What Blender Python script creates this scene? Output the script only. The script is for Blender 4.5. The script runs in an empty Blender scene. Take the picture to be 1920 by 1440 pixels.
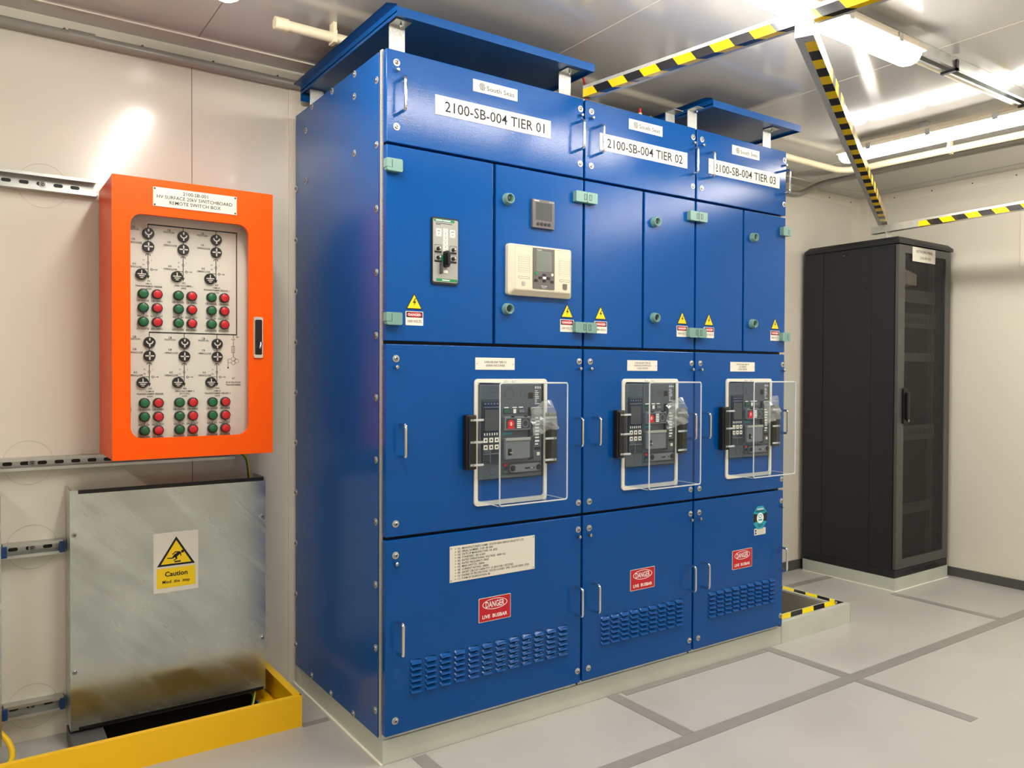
import bpy, bmesh, math, random
from mathutils import Vector, Matrix
random.seed(7)
C = bpy.context.scene
COL = C.collection
PI = math.pi

# ------------------------------------------------------------------ camera
cam_d = bpy.data.cameras.new('camera'); cam = bpy.data.objects.new('camera', cam_d); COL.objects.link(cam)
cam_d.sensor_width = 36; cam_d.lens = 1476.43 / 1920 * 36; cam_d.clip_start = 0.02
yaw, pitch, roll = 0.6059, -0.0140, 0.0044
fw = Vector((math.sin(yaw) * math.cos(pitch), math.cos(yaw) * math.cos(pitch), math.sin(pitch)))
rt = Vector((math.cos(yaw), -math.sin(yaw), 0)); up = rt.cross(fw)
rt2 = math.cos(roll) * rt + math.sin(roll) * up; up2 = -math.sin(roll) * rt + math.cos(roll) * up
m4 = Matrix((rt2, up2, -fw)).transposed().to_4x4(); m4.translation = Vector((-1.0799, -2.2518, 1.2493))
cam.matrix_world = m4
C.camera = cam

# ------------------------------------------------------------------ world, exposure
w = bpy.data.worlds.new('world'); C.world = w; w.use_nodes = True
w.node_tree.nodes['Background'].inputs[0].default_value = (0.5, 0.5, 0.5, 1)
w.node_tree.nodes['Background'].inputs[1].default_value = 0.05
C.view_settings.view_transform = 'Standard'; C.view_settings.look = 'None'
C.view_settings.exposure = 1.25; C.view_settings.gamma = 1.0
C.cycles.transparent_max_bounces = 32; C.cycles.max_bounces = 10
LAMP_POWER = 22.0
LAMP_COLOR = (1.0, 0.955, 0.885)

# ------------------------------------------------------------------ materials
MAT = {}
def s2l(c):
    return tuple(((x / 255) / 12.92 if x / 255 <= .04045 else ((x / 255 + .055) / 1.055) ** 2.4) for x in c)
def mat(name, rgb, rough=.5, metal=0., spec=.5, coat=0., emis=None, es=0., noise=None, bump=None, rnoise=None, lin=False):
    """rgb in sRGB 0-255. noise=(scale, amount) colour mottling; bump=(scale, strength, distance); rnoise=(scale, amount)"""
    m = bpy.data.materials.new(name); m.use_nodes = True
    nt = m.node_tree; b = nt.nodes['Principled BSDF']
    c = s2l(rgb)
    b.inputs['Base Color'].default_value = (*c, 1)
    b.inputs['Roughness'].default_value = rough; b.inputs['Metallic'].default_value = metal
    b.inputs['Specular IOR Level'].default_value = spec
    b.inputs['Coat Weight'].default_value = coat; b.inputs['Coat Roughness'].default_value = .08
    if emis:
        b.inputs['Emission Color'].default_value = (*emis, 1); b.inputs['Emission Strength'].default_value = es
    tc = nt.nodes.new('ShaderNodeTexCoord')
    def nz(scale, detail=3):
        n = nt.nodes.new('ShaderNodeTexNoise'); n.inputs['Scale'].default_value = scale; n.inputs['Detail'].default_value = detail
        nt.links.new(tc.outputs['Object'], n.inputs['Vector']); return n
    if noise:
        n = nz(noise[0], 5); mr = nt.nodes.new('ShaderNodeMapRange')
        mr.inputs['From Min'].default_value = .3; mr.inputs['From Max'].default_value = .7
        mr.inputs['To Min'].default_value = 1 - noise[1]; mr.inputs['To Max'].default_value = 1 + noise[1]
        nt.links.new(n.outputs['Fac'], mr.inputs['Value'])
        mx = nt.nodes.new('ShaderNodeVectorMath'); mx.operation = 'SCALE'; mx.inputs[0].default_value = c
        nt.links.new(mr.outputs['Result'], mx.inputs['Scale']); nt.links.new(mx.outputs['Vector'], b.inputs['Base Color'])
    if bump:
        n = nz(bump[0], 2); bp = nt.nodes.new('ShaderNodeBump'); bp.inputs['Strength'].default_value = bump[1]
        bp.inputs['Distance'].default_value = bump[2]
        nt.links.new(n.outputs['Fac'], bp.inputs['Height']); nt.links.new(bp.outputs['Normal'], b.inputs['Normal'])
    if rnoise:
        n = nz(rnoise[0], 5); mr = nt.nodes.new('ShaderNodeMapRange')
        mr.inputs['From Min'].default_value = .3; mr.inputs['From Max'].default_value = .7
        mr.inputs['To Min'].default_value = rough - rnoise[1]; mr.inputs['To Max'].default_value = rough + rnoise[1]
        nt.links.new(n.outputs['Fac'], mr.inputs['Value']); nt.links.new(mr.outputs['Result'], b.inputs['Roughness'])
    MAT[name] = m
    return m
mat('blue_paint', (0, 74, 146), .165, spec=.27, bump=(240, .24, .0012))
mat('blue_side', (0, 76, 148), .24, spec=.36, bump=(240, .08, .001))
mat('blue_canopy', (0, 74, 142), .28, spec=.5)
mat('dark_gap', (14, 20, 34), .6)
mat('galv', (196, 198, 194), .36, .85, noise=(9, .12), rnoise=(14, .1))
def smear(name):
    m = MAT[name]; nt = m.node_tree; b = nt.nodes['Principled BSDF']; tc = nt.nodes.new('ShaderNodeTexCoord')
    mp = nt.nodes.new('ShaderNodeMapping'); mp.inputs['Rotation'].default_value = (0, math.radians(-44), 0); m2 = nt.nodes.new('ShaderNodeMapping'); m2.inputs['Scale'].default_value = (2.2, 3, 11)
    n = nt.nodes.new('ShaderNodeTexNoise'); n.inputs['Scale'].default_value = 1.0; n.inputs['Detail'].default_value = 7; n.inputs['Distortion'].default_value = .8
    nt.links.new(tc.outputs['Object'], mp.inputs[0]); nt.links.new(mp.outputs[0], m2.inputs[0]); nt.links.new(m2.outputs[0], n.inputs['Vector'])
    r = nt.nodes.new('ShaderNodeMapRange'); r.inputs[1].default_value = .3; r.inputs[2].default_value = .7; r.inputs[3].default_value = .13; r.inputs[4].default_value = .34
    nt.links.new(n.outputs['Fac'], r.inputs[0]); nt.links.new(r.outputs[0], b.inputs['Roughness'])
    r2 = nt.nodes.new('ShaderNodeMapRange'); r2.inputs[1].default_value = .3; r2.inputs[2].default_value = .75; r2.inputs[3].default_value = .84; r2.inputs[4].default_value = 1.14
    nt.links.new(n.outputs['Fac'], r2.inputs[0]); sc = nt.nodes.new('ShaderNodeVectorMath'); sc.operation = 'SCALE'
    src = b.inputs['Base Color'].links[0].from_socket; nt.links.new(src, sc.inputs[0]); nt.links.new(r2.outputs[0], sc.inputs['Scale']); nt.links.new(sc.outputs[0], b.inputs['Base Color'])
mat('galv_bright', (205, 205, 200), .42, .6, noise=(240, .22), bump=(300, .3, .001))
mat('galv_sheet', (200, 206, 202), .21, .95, noise=(5, .10), rnoise=(7, .12), bump=(5, .08, .01))
smear('galv_sheet')
mat('plinth', (198, 203, 192), .42, .15, noise=(6, .05), rnoise=(9, .1))
mat('orange', (255, 90, 0), .34, spec=.2, bump=(300, .06, .001))
mat('yellow', (250, 196, 0), .34, spec=.5)
mat('black', (12, 12, 13), .45)
mat('black_print', (18, 18, 20), .7)
mat('grey_print', (60, 62, 66), .6)
mat('black_plastic', (22, 19, 17), .38)
mat('chrome', (225, 222, 216), .13, 1.)
mat('steel', (190, 190, 186), .3, 1.)
mat('bolt', (170, 170, 168), .25, .95)
mat('zinc_washer', (190, 190, 186), .35, .6)
mat('teal_plastic', (112, 150, 140), .4)
mat('white_plate', (226, 221, 207), .36)
mat('white_print', (240, 240, 238), .5)
mat('cream_plastic', (208, 199, 176), .4)
mat('green_btn', (0, 104, 58), .35)
mat('red_btn', (205, 12, 26), .3)
mat('sign_red', (190, 12, 32), .35)
mat('sign_yellow', (250, 210, 10), .35)
mat('tape_yellow', (250, 205, 8), .22, coat=.6)
mat('tape_black', (34, 33, 36), .25, coat=.6)
mat('hazard_yellow', (250, 224, 20), .4)
mat('hazard_black', (22, 20, 24), .4)
mat('rack_black', (34, 35, 38), .42, spec=.4)
mat('rack_grey', (74, 74, 72), .45)
mat('meter_grey', (92, 88, 88), .4)
mat('screen', (68, 72, 74), .15)
mat('screen_green', (108, 116, 108), .2)
mat('breaker_grey', (74, 82, 90), .45)
mat('breaker_dark', (42, 50, 58), .4)
mat('breaker_light', (106, 112, 117), .4)
mat('breaker_blue', (18, 34, 62), .25)
mat('green_led', (20, 90, 60), .4)
mat('ats_grey', (158, 158, 152), .4)
mat('ats_green', (22, 128, 72), .4)
mat('teal_sticker', (0, 158, 178), .4)
mat('pipe_grey', (150, 146, 138), .3)
mat('conduit_cream', (226, 214, 182), .35)
mat('lamp_body', (222, 210, 188), .4)
mat('diffuser', (255, 250, 240), .4, emis=LAMP_COLOR, es=LAMP_POWER)
mat('cable_green', (36, 100, 50), .4)
mat('cable_yellow', (238, 196, 20), .4)
mat('cable_red', (190, 40, 36), .4)
mat('blue_cap', (20, 62, 120), .4)
mat('caulk', (240, 236, 222), .5)
mat('pale_gasket', (228, 222, 208), .3)
mat('red_clip', (190, 60, 14), .4)

def glassy(name, tint, rough, film=0.04, body=0.03):
    """clear sheet: mostly transmitting, gloss by Fresnel, a little haze"""
    m = bpy.data.materials.new(name); m.use_nodes = True; nt = m.node_tree; nt.nodes.clear()
    o = nt.nodes.new('ShaderNodeOutputMaterial'); tr = nt.nodes.new('ShaderNodeBsdfTransparent'); tr.inputs[0].default_value = (*tint, 1)
    gl = nt.nodes.new('ShaderNodeBsdfGlossy'); gl.inputs['Roughness'].default_value = rough
    df = nt.nodes.new('ShaderNodeBsdfDiffuse'); df.inputs[0].default_value = (.85, .87, .86, 1)
    lw = nt.nodes.new('ShaderNodeLayerWeight'); lw.inputs[0].default_value = .5
    pw = nt.nodes.new('ShaderNodeMath'); pw.operation = 'POWER'; pw.inputs[1].default_value = 5; nt.links.new(lw.outputs['Facing'], pw.inputs[0])
    fr = nt.nodes.new('ShaderNodeMath'); fr.operation = 'MULTIPLY_ADD'; fr.inputs[1].default_value = .38; fr.inputs[2].default_value = film; nt.links.new(pw.outputs[0], fr.inputs[0])
    a = nt.nodes.new('ShaderNodeMixShader'); b = nt.nodes.new('ShaderNodeMixShader'); b.inputs[0].default_value = body
    nt.links.new(fr.outputs[0], a.inputs[0]); nt.links.new(tr.outputs[0], a.inputs[1]); nt.links.new(gl.outputs[0], a.inputs[2])
    nt.links.new(a.outputs[0], b.inputs[1]); nt.links.new(df.outputs[0], b.inputs[2]); nt.links.new(b.outputs[0], o.inputs[0])
    MAT[name] = m
glassy('acrylic', (.97, .985, .99), .03, film=.012, body=.004)
glassy('acrylic_edge', (.9, .92, .92), .12, body=.50)
glassy('film', (.93, .95, .95), .08, film=.14, body=.20)
glassy('window_glass', (.98, .98, .98), .02, film=.012, body=.002)

def perforated(name, rgb, pitch, hole):
    m = bpy.data.materials.new(name); m.use_nodes = True; nt = m.node_tree
    b = nt.nodes['Principled BSDF']; b.inputs['Base Color'].default_value = (*s2l(rgb), 1); b.inputs['Roughness'].default_value = .42
    tc = nt.nodes.new('ShaderNodeTexCoord'); sp = nt.nodes.new('ShaderNodeSeparateXYZ'); nt.links.new(tc.outputs['Object'], sp.inputs[0])
    cb = nt.nodes.new('ShaderNodeCombineXYZ'); nt.links.new(sp.outputs[0], cb.inputs[0]); nt.links.new(sp.outputs[2], cb.inputs[1])
    mp = nt.nodes.new('ShaderNodeMapping'); mp.inputs['Rotation'].default_value = (0, 0, PI / 4); nt.links.new(cb.outputs[0], mp.inputs[0])
    v = nt.nodes.new('ShaderNodeTexVoronoi'); v.voronoi_dimensions = '2D'; v.inputs['Randomness'].default_value = 0; v.inputs['Scale'].default_value = 1 / pitch
    nt.links.new(mp.outputs[0], v.inputs['Vector'])
    g = nt.nodes.new('ShaderNodeMath'); g.operation = 'GREATER_THAN'; g.inputs[1].default_value = hole; nt.links.new(v.outputs['Distance'], g.inputs[0])
    nt.links.new(g.outputs[0], b.inputs['Alpha']); MAT[name] = m
perforated('rack_mesh', (40, 41, 43), .011, .42)

def wall_mat(name, rgb, rough, coat=0., panel=None, axis=0, off=0., streak=.03):
    m = mat(name, rgb, rough, spec=.5, coat=coat)
    nt = m.node_tree; b = nt.nodes['Principled BSDF']; tc = nt.nodes.new('ShaderNodeTexCoord')
    n = nt.nodes.new('ShaderNodeTexNoise'); n.inputs['Scale'].default_value = 1.3; n.inputs['Detail'].default_value = 1
    nt.links.new(tc.outputs['Object'], n.inputs['Vector'])
    bp = nt.nodes.new('ShaderNodeBump'); bp.inputs['Strength'].default_value = .25; bp.inputs['Distance'].default_value = .02
    nt.links.new(n.outputs['Fac'], bp.inputs['Height']); nt.links.new(bp.outputs['Normal'], b.inputs['Normal'])
    nt.links.new(bp.outputs['Normal'], b.inputs['Coat Normal'])
    return m
wall_mat('wall_paint', (222, 216, 201), .20, .2)
wall_mat('trim_paint', (226, 218, 202), .3)
wall_mat('ceiling_paint', (188, 185, 181), .13, .5)
mat('panel_seam', (120, 112, 98), .7)
mat('faint_mark', (172, 164, 146), .5)
mat('seam_light', (230, 222, 208), .5)
mat('baseboard_dark', (78, 78, 76), .5)
mat('floor_tape', (140, 137, 131), .38, noise=(18, .06))
mat('pit_dark', (40, 38, 36), .7)
mat('pit_beige', (186, 180, 164), .6)
mat('dark_screw', (70, 66, 60), .5, .5)
# floor: matt grey vinyl with faint scuffs
def floor_mat():
    m = mat('floor_vinyl', (176, 174, 168), .36, spec=.45); nt = m.node_tree; b = nt.nodes['Principled BSDF']
    tc = nt.nodes.new('ShaderNodeTexCoord')
    n1 = nt.nodes.new('ShaderNodeTexNoise'); n1.inputs['Scale'].default_value = 2.2; n1.inputs['Detail'].default_value = 6; n1.inputs['Roughness'].default_value = .6
    n2 = nt.nodes.new('ShaderNodeTexNoise'); n2.inputs['Scale'].default_value = 7; n2.inputs['Detail'].default_value = 8; n2.inputs['Distortion'].default_value = 1.5
    for n in (n1, n2): nt.links.new(tc.outputs['Object'], n.inputs['Vector'])
    r1 = nt.nodes.new('ShaderNodeMapRange'); r1.inputs[1].default_value = .3; r1.inputs[2].default_value = .7; r1.inputs[3].default_value = .94; r1.inputs[4].default_value = 1.05
    r2 = nt.nodes.new('ShaderNodeMapRange'); r2.inputs[1].default_value = .66; r2.inputs[2].default_value = .78; r2.inputs[3].default_value = 0.; r2.inputs[4].default_value = .22
    nt.links.new(n1.outputs['Fac'], r1.inputs[0]); nt.links.new(n2.outputs['Fac'], r2.inputs[0])
    sc = nt.nodes.new('ShaderNodeVectorMath'); sc.operation = 'SCALE'; sc.inputs[0].default_value = s2l((176, 174, 168)); nt.links.new(r1.outputs[0], sc.inputs['Scale'])
    mx = nt.nodes.new('ShaderNodeMix'); mx.data_type = 'RGBA'; nt.links.new(r2.outputs[0], mx.inputs[0]); nt.links.new(sc.outputs[0], mx.inputs[6]); mx.inputs[7].default_value = (.7, .68, .64, 1)
    nt.links.new(mx.outputs[2], b.inputs['Base Color'])
    r3 = nt.nodes.new('ShaderNodeMapRange'); r3.inputs[1].default_value = .3; r3.inputs[2].default_value = .7; r3.inputs[3].default_value = .30; r3.inputs[4].default_value = .46
    nt.links.new(n1.outputs['Fac'], r3.inputs[0]); nt.links.new(r3.outputs[0], b.inputs['Roughness'])
floor_mat()
# insulated earth cable: yellow with a green stripe along it
# ------------------------------------------------------------------ text
_tc = {}
def text_mesh(s, bold):
    k = (s, bold)
    if k not in _tc:
        cu = bpy.data.curves.new('t', 'FONT'); cu.body = s; cu.align_x = 'LEFT'; cu.size = 1; cu.resolution_u = 2
        if bold: cu.offset = bold
        o = bpy.data.objects.new('t', cu); COL.objects.link(o)
        me = bpy.data.meshes.new_from_object(o)
        vs = [(v.co.x, v.co.y) for v in me.vertices]; fs = [tuple(p.vertices) for p in me.polygons]
        bpy.data.objects.remove(o); bpy.data.curves.remove(cu); bpy.data.meshes.remove(me)
        x0 = min(v[0] for v in vs); x1 = max(v[0] for v in vs); y0 = min(v[1] for v in vs); y1 = max(v[1] for v in vs)
        _tc[k] = (vs, fs, x0, x1, y0, y1)
    return _tc[k]

# ------------------------------------------------------------------ mesh builder
def rrect(x0, x1, z0, z1, r, n=5):
    pts = []
    for cx, cz, a0 in ((x1 - r, z1 - r, 0), (x0 + r, z1 - r, 90), (x0 + r, z0 + r, 180), (x1 - r, z0 + r, 270)):
        for i in range(n + 1):
            a = math.radians(a0 + 90 * i / n); pts.append((cx + r * math.cos(a), cz + r * math.sin(a)))
    return pts
def circ(cx, cz, r, n=20, rz=None):
    return [(cx + r * math.cos(2 * PI * i / n), cz + (rz or r) * math.sin(2 * PI * i / n)) for i in range(n)]
class MB:
    def __init__(s): s.v = []; s.f = []; s.m = []; s.names = []; s.sm = []
    def mi(s, m):
        if m not in s.names: s.names.append(m)
        return s.names.index(m)
    def add(s, vs, fs, m, sm=False):
        b = len(s.v); s.v += [tuple(v) for v in vs]; k = s.mi(m)
        for f in fs: s.f.append(tuple(b + i for i in f)); s.m.append(k); s.sm.append(sm)
    def box(s, x0, x1, y0, y1, z0, z1, m, ch=0):
        if ch:
            bm = bmesh.new(); bmesh.ops.create_cube(bm, size=1)
            for v in bm.verts:
                v.co = Vector(((x0 + x1) / 2 + v.co.x * (x1 - x0), (y0 + y1) / 2 + v.co.y * (y1 - y0), (z0 + z1) / 2 + v.co.z * (z1 - z0)))
            bmesh.ops.bevel(bm, geom=list(bm.edges), offset=ch, segments=2, affect='EDGES', profile=.5)
            bm.verts.index_update(); s.add([v.co[:] for v in bm.verts], [[v.index for v in f.verts] for f in bm.faces], m); bm.free(); return s
        vs = [(x, y, z) for x in (x0, x1) for y in (y0, y1) for z in (z0, z1)]
        s.add(vs, [(0, 1, 3, 2), (4, 6, 7, 5), (0, 4, 5, 1), (2, 3, 7, 6), (0, 2, 6, 4), (1, 5, 7, 3)], m); return s
    def obox(s, P, Q, wd, ht, m, upv=(0, 0, 1)):
        """bar from P to Q; cross-section wd (sideways) by ht (up), centred"""
        P = Vector(P); Q = Vector(Q); d = (Q - P).normalized(); sd = d.cross(Vector(upv)).normalized(); u = sd.cross(d)
        vs = [p + sd * a * wd / 2 + u * b * ht / 2 for p in (P, Q) for a in (-1, 1) for b in (-1, 1)]
        s.add(vs, [(0, 1, 3, 2), (4, 6, 7, 5), (0, 4, 5, 1), (2, 3, 7, 6), (0, 2, 6, 4), (1, 5, 7, 3)], m); return s
    def prism(s, pts, y0, y1, m, back=True):
        """polygon in the x-z plane, from y0 (back) to y1 (front, smaller y)"""
        n = len(pts); vs = [(p[0], y1, p[1]) for p in pts] + [(p[0], y0, p[1]) for p in pts]
        fs = [tuple(range(n))] + ([tuple(range(2 * n - 1, n - 1, -1))] if back else [])
        if abs(y0 - y1) < 1e-9: s.add(vs[:n], [tuple(range(n))], m); return s
        fs += [(i, (i + 1) % n, n + (i + 1) % n, n + i) for i in range(n)]
        s.add(vs, fs, m); return s
    def flat(s, pts, y, m): return s.prism(pts, y, y, m)
    def ring(s, po, pi, y0, y1, m):
        n = len(po); vs = [(p[0], y1, p[1]) for p in po] + [(p[0], y1, p[1]) for p in pi] + [(p[0], y0, p[1]) for p in po] + [(p[0], y0, p[1]) for p in pi]
        fs = []
        for i in range(n):
            j = (i + 1) % n
            fs += [(i, j, n + j, n + i), (2 * n + i, 3 * n + i, 3 * n + j, 2 * n + j), (i, 2 * n + i, 2 * n + j, j), (n + i, n + j, 3 * n + j, 3 * n + i)]
        s.add(vs, fs, m); return s
    def cyl(s, P, Q, r, m, n=14, r2=None, caps=True):
        P = Vector(P); Q = Vector(Q); d = (Q - P).normalized(); a = Vector((0, 0, 1)) if abs(d.z) < .9 else Vector((1, 0, 0))
        u = d.cross(a).normalized(); v = d.cross(u); r2 = r if r2 is None else r2
        vs = [P + (u * math.cos(2 * PI * i / n) + v * math.sin(2 * PI * i / n)) * r for i in range(n)] + [Q + (u * math.cos(2 * PI * i / n) + v * math.sin(2 * PI * i / n)) * r2 for i in range(n)]
        fs = [(i, (i + 1) % n, n + (i + 1) % n, n + i) for i in range(n)]
        if caps: fs += [tuple(range(n)), tuple(range(2 * n - 1, n - 1, -1))]
        s.add(vs, fs, m, True); return s
    def lathe(s, c, prof, m, n=18):
        """profile [(r, y)] turned about the y axis through c"""
        vs = []; fs = []
        for r, y in prof: vs += [(c[0] + r * math.cos(2 * PI * i / n), c[1] + y, c[2] + r * math.sin(2 * PI * i / n)) for i in range(n)]
        for k in range(len(prof) - 1): fs += [(k * n + i, k * n + (i + 1) % n, (k + 1) * n + (i + 1) % n, (k + 1) * n + i) for i in range(n)]
        fs.append(tuple((len(prof) - 1) * n + i for i in range(n)))
        s.add(vs, fs, m, True); return s
    def tube(s, pts, r, m, n=10, closed=False):
        P = [Vector(p) for p in pts]; L = len(P); vs = []; fs = []; pu = None
        for i in range(L):
            if closed: d = (P[(i + 1) % L] - P[i - 1]).normalized()
            else: d = (P[min(i + 1, L - 1)] - P[max(i - 1, 0)]).normalized()
            if pu is None:
                a = Vector((0, 0, 1)) if abs(d.z) < .9 else Vector((1, 0, 0)); u = d.cross(a).normalized()
            else: u = (pu - d * pu.dot(d)).normalized()
            pu = u; v = d.cross(u)
            vs += [P[i] + (u * math.cos(2 * PI * k / n) + v * math.sin(2 * PI * k / n)) * r for k in range(n)]
        for i in range(L if closed else L - 1):
            j = (i + 1) % L
            fs += [(i * n + k, i * n + (k + 1) % n, j * n + (k + 1) % n, j * n + k) for k in range(n)]
        if not closed: fs += [tuple(range(n)), tuple((L - 1) * n + k for k in range(n - 1, -1, -1))]
        s.add(vs, fs, m, True); return s
    def text(s, t, y, m, x0=None, x1=None, cx=None, cz=None, z0=None, h=.01, bold=0, wmax=None, slant=0):
        """text on the x-z plane facing -y; h = capital height. x0,x1: fit width; cx: centre"""
        vs, fs, a, b, c, d = text_mesh(t, bold)
        k = h / .70; kx = k
        if x0 is not None and x1 is not None: kx = (x1 - x0) / (b - a); ox = x0 - a * kx
        elif cx is not None:
            if wmax and (b - a) * kx > wmax: kx = wmax / (b - a)
            ox = cx - (a + b) / 2 * kx
        else: ox = x0 - a * kx
        oz = z0 if z0 is not None else cz - h / 2
        s.add([(ox + v[0] * kx, y, oz + v[1] * k) for v in vs], fs, m); return s
    def build(s, name, parent=None, org=None, smooth=True):
        if org is None: org = WL[parent.name] if parent else Vector((0, 0, 0))
        org = Vector(org)
        me = bpy.data.meshes.new(name); me.from_pydata([tuple(Vector(v) - org) for v in s.v], [], s.f)
        for n_ in s.names: me.materials.append(MAT[n_])
        me.polygons.foreach_set('material_index', s.m); me.update()
        bm = bmesh.new(); bm.from_mesh(me); bmesh.ops.recalc_face_normals(bm, faces=bm.faces); bm.to_mesh(me); bm.free()
        if smooth:
            me.set_sharp_from_angle(angle=math.radians(32)); me.polygons.foreach_set('use_smooth', s.sm)
        o = bpy.data.objects.new(name, me); COL.objects.link(o); WL[o.name] = org.copy()
        if parent: o.parent = parent; o.location = org - WL[parent.name]
        else: o.location = org
        return o
WL = {}
def inst(me, name, parent, pos, rz=0, ry=0, scale=None):
    o = bpy.data.objects.new(name, me); COL.objects.link(o); WL[o.name] = Vector(pos)
    o.parent = parent; o.location = Vector(pos) - WL[parent.name]; o.rotation_euler = (0, ry, rz)
    if scale: o.scale = scale
    return o
def mesh_of(mb, name):
    o = mb.build(name, None, (0, 0, 0)); me = o.data; bpy.data.objects.remove(o); return me
def thing(name, label, cat, loc, group=None):
    o = bpy.data.objects.new(name, None); COL.objects.link(o); o.location = loc; o.empty_display_size = .05
    WL[o.name] = Vector(loc); return tag(o, label, cat, group)
def tag(o, label, cat, group=None, kind=None):
    o['label'] = label; o['category'] = cat
    if group: o['group'] = group
    if kind: o['kind'] = kind
    return o
def struct(o): o['kind'] = 'structure'; return o
def plabel(o, t): o['label'] = t; return o
def solo(mb, name, label, cat, group=None):
    xs = [v[0] for v in mb.v]; ys = [v[1] for v in mb.v]; zs = [v[2] for v in mb.v]
    return tag(mb.build(name, None, ((min(xs) + max(xs)) / 2, (min(ys) + max(ys)) / 2, min(zs))), label, cat, group)
def arc(pts, r, n=6):
    """round the corners of a polyline"""
    P = [Vector(p) for p in pts]; out = [P[0]]
    for i in range(1, len(P) - 1):
        a = (P[i - 1] - P[i]); b = (P[i + 1] - P[i]); t = min(r, a.length * .49, b.length * .49)
        A = P[i] + a.normalized() * t; B = P[i] + b.normalized() * t
        for k in range(n + 1):
            q = k / n; out.append(A * (1 - q) ** 2 + P[i] * 2 * q * (1 - q) + B * q * q)
    out.append(P[-1]); return out

# ------------------------------------------------------------------ room
XL, XR, YF, YB, ZC = -4.4, 3.965, -2.46, 0.85, 2.452
mb = MB(); holes = [(2.06, 2.505, 0.09, 0.80), (-0.70, -0.18, 0.50, 0.83)]
xs = sorted({XL, XR} | {h[0] for h in holes} | {h[1] for h in holes}); ys = sorted({YF, YB} | {h[2] for h in holes} | {h[3] for h in holes})
for i in range(len(xs) - 1):
    for j in range(len(ys) - 1):
        cx, cy = (xs[i] + xs[i + 1]) / 2, (ys[j] + ys[j + 1]) / 2
        if not any(h[0] < cx < h[1] and h[2] < cy < h[3] for h in holes):
            mb.add([(xs[i], ys[j], 0), (xs[i + 1], ys[j], 0), (xs[i + 1], ys[j + 1], 0), (xs[i], ys[j + 1], 0)], [(0, 1, 2, 3)], 'floor_vinyl')
for k, h in enumerate(holes):
    D = -.28; m_ = 'pit_beige' if k == 0 else 'pit_dark'
    c = [(h[0], h[2]), (h[1], h[2]), (h[1], h[3]), (h[0], h[3])]
    for a in range(4):
        p, q = c[a], c[(a + 1) % 4]; mb.add([(*p, 0), (*q, 0), (*q, D), (*p, D)], [(0, 1, 2, 3)], m_)
    mb.add([(*p_, D) for p_ in c], [(0, 1, 2, 3)], 'pit_dark')
struct(mb.build('floor', smooth=False))
mb = MB().box(XL, XR, YB, YB + .08, -.3, ZC, 'wall_paint')
for sx in (-3.75, -2.63, -1.507, -.386, 2.97): mb.box(sx - .0012, sx + .0012, YB - .0006, YB, 0, ZC, 'panel_seam')
struct(mb.build('wall_back', smooth=False))
mb = MB().box(XR, XR + .08, YF - .08, YB + .08, -.3, ZC, 'wall_paint')
for sy in (-.27, -1.39): mb.box(XR - .0006, XR, sy - .001, sy + .001, 0, ZC, 'panel_seam')
struct(mb.build('wall_right', smooth=False))
struct(MB().box(XL - .08, XL, YF - .08, YB + .08, -.3, ZC, 'wall_paint').build('wall_left', smooth=False))
struct(MB().box(XL, XR, YF - .08, YF, -.3, ZC, 'wall_paint').build('wall_front', smooth=False))
mb = MB().box(XL - .08, XR + .08, YF - .08, YB + .08, ZC, ZC + .08, 'ceiling_paint')
for sx in (-3.75, -2.63, -1.507, -.389, .760, 1.872, 2.99): mb.box(sx - .0015, sx + .0015, YF, .74, ZC - .0006, ZC, 'panel_seam' if sx < 0 else 'seam_light')
struct(mb.build('ceiling', smooth=False))
# cove angles with screws, corner trims
mb = MB().box(XL, XR, YB - .004, YB, ZC - .065, ZC, 'trim_paint', 0).box(XL, XR, .737, YB, ZC - .003, ZC, 'ceiling_paint').box(XL, XR, .735, .738, ZC - .0045, ZC, 'seam_light')
x = -4.72
while x < XR: mb.lathe((x, YB - .004, ZC - .035), [(.005, 0), (.004, -.002)], 'dark_screw', 8); x += .245
struct(mb.build('trim_1'))
mb = MB().box(XR - .004, XR, YF, YB, ZC - .065, ZC, 'trim_paint').box(XR - .11, XR, YF, .734, ZC - .003, ZC, 'ceiling_paint')
y = .6
while y > YF: mb.cyl((XR - .004, y, ZC - .035), (XR - .006, y, ZC - .035), .004, 'dark_screw', 8); y -= .245
struct(mb.build('trim_2'))
struct(MB().box(3.862, 3.925, YB - .003, YB, 0, ZC - .065, 'trim_paint').box(3.925, XR, YB - .006, YB, 0, ZC - .065, 'trim_paint').box(XR - .006, XR, .785, YB, 0, ZC - .065, 'trim_paint').build('trim_3'))
struct(MB().box(-.022, .03, YB - .006, YB, 0, ZC - .07, 'trim_paint').build('trim_4'))
struct(MB().box(2.6, 3.925, YB - .012, YB, 0, .06, 'baseboard_dark').build('baseboard_back'))
struct(MB().box(XR - .012, XR, YF, YB - .012, 0, .055, 'baseboard_dark').build('baseboard_right'))
# round hole-saw marks left on the wall paint round the rail fixings
for n_, (cx, cz) in enumerate(((-.865, 1.875), (-.91, .94), (-.90, .655), (-.9, .115), (-.55, .94))):
    mb = MB(); n = 40
    mb.ring(circ(cx, cz, .0745, n), circ(cx, cz, .0735, n), YB, YB - .0006, 'faint_mark')
    struct(mb.build('trim_%d' % (5 + n_)))

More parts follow.
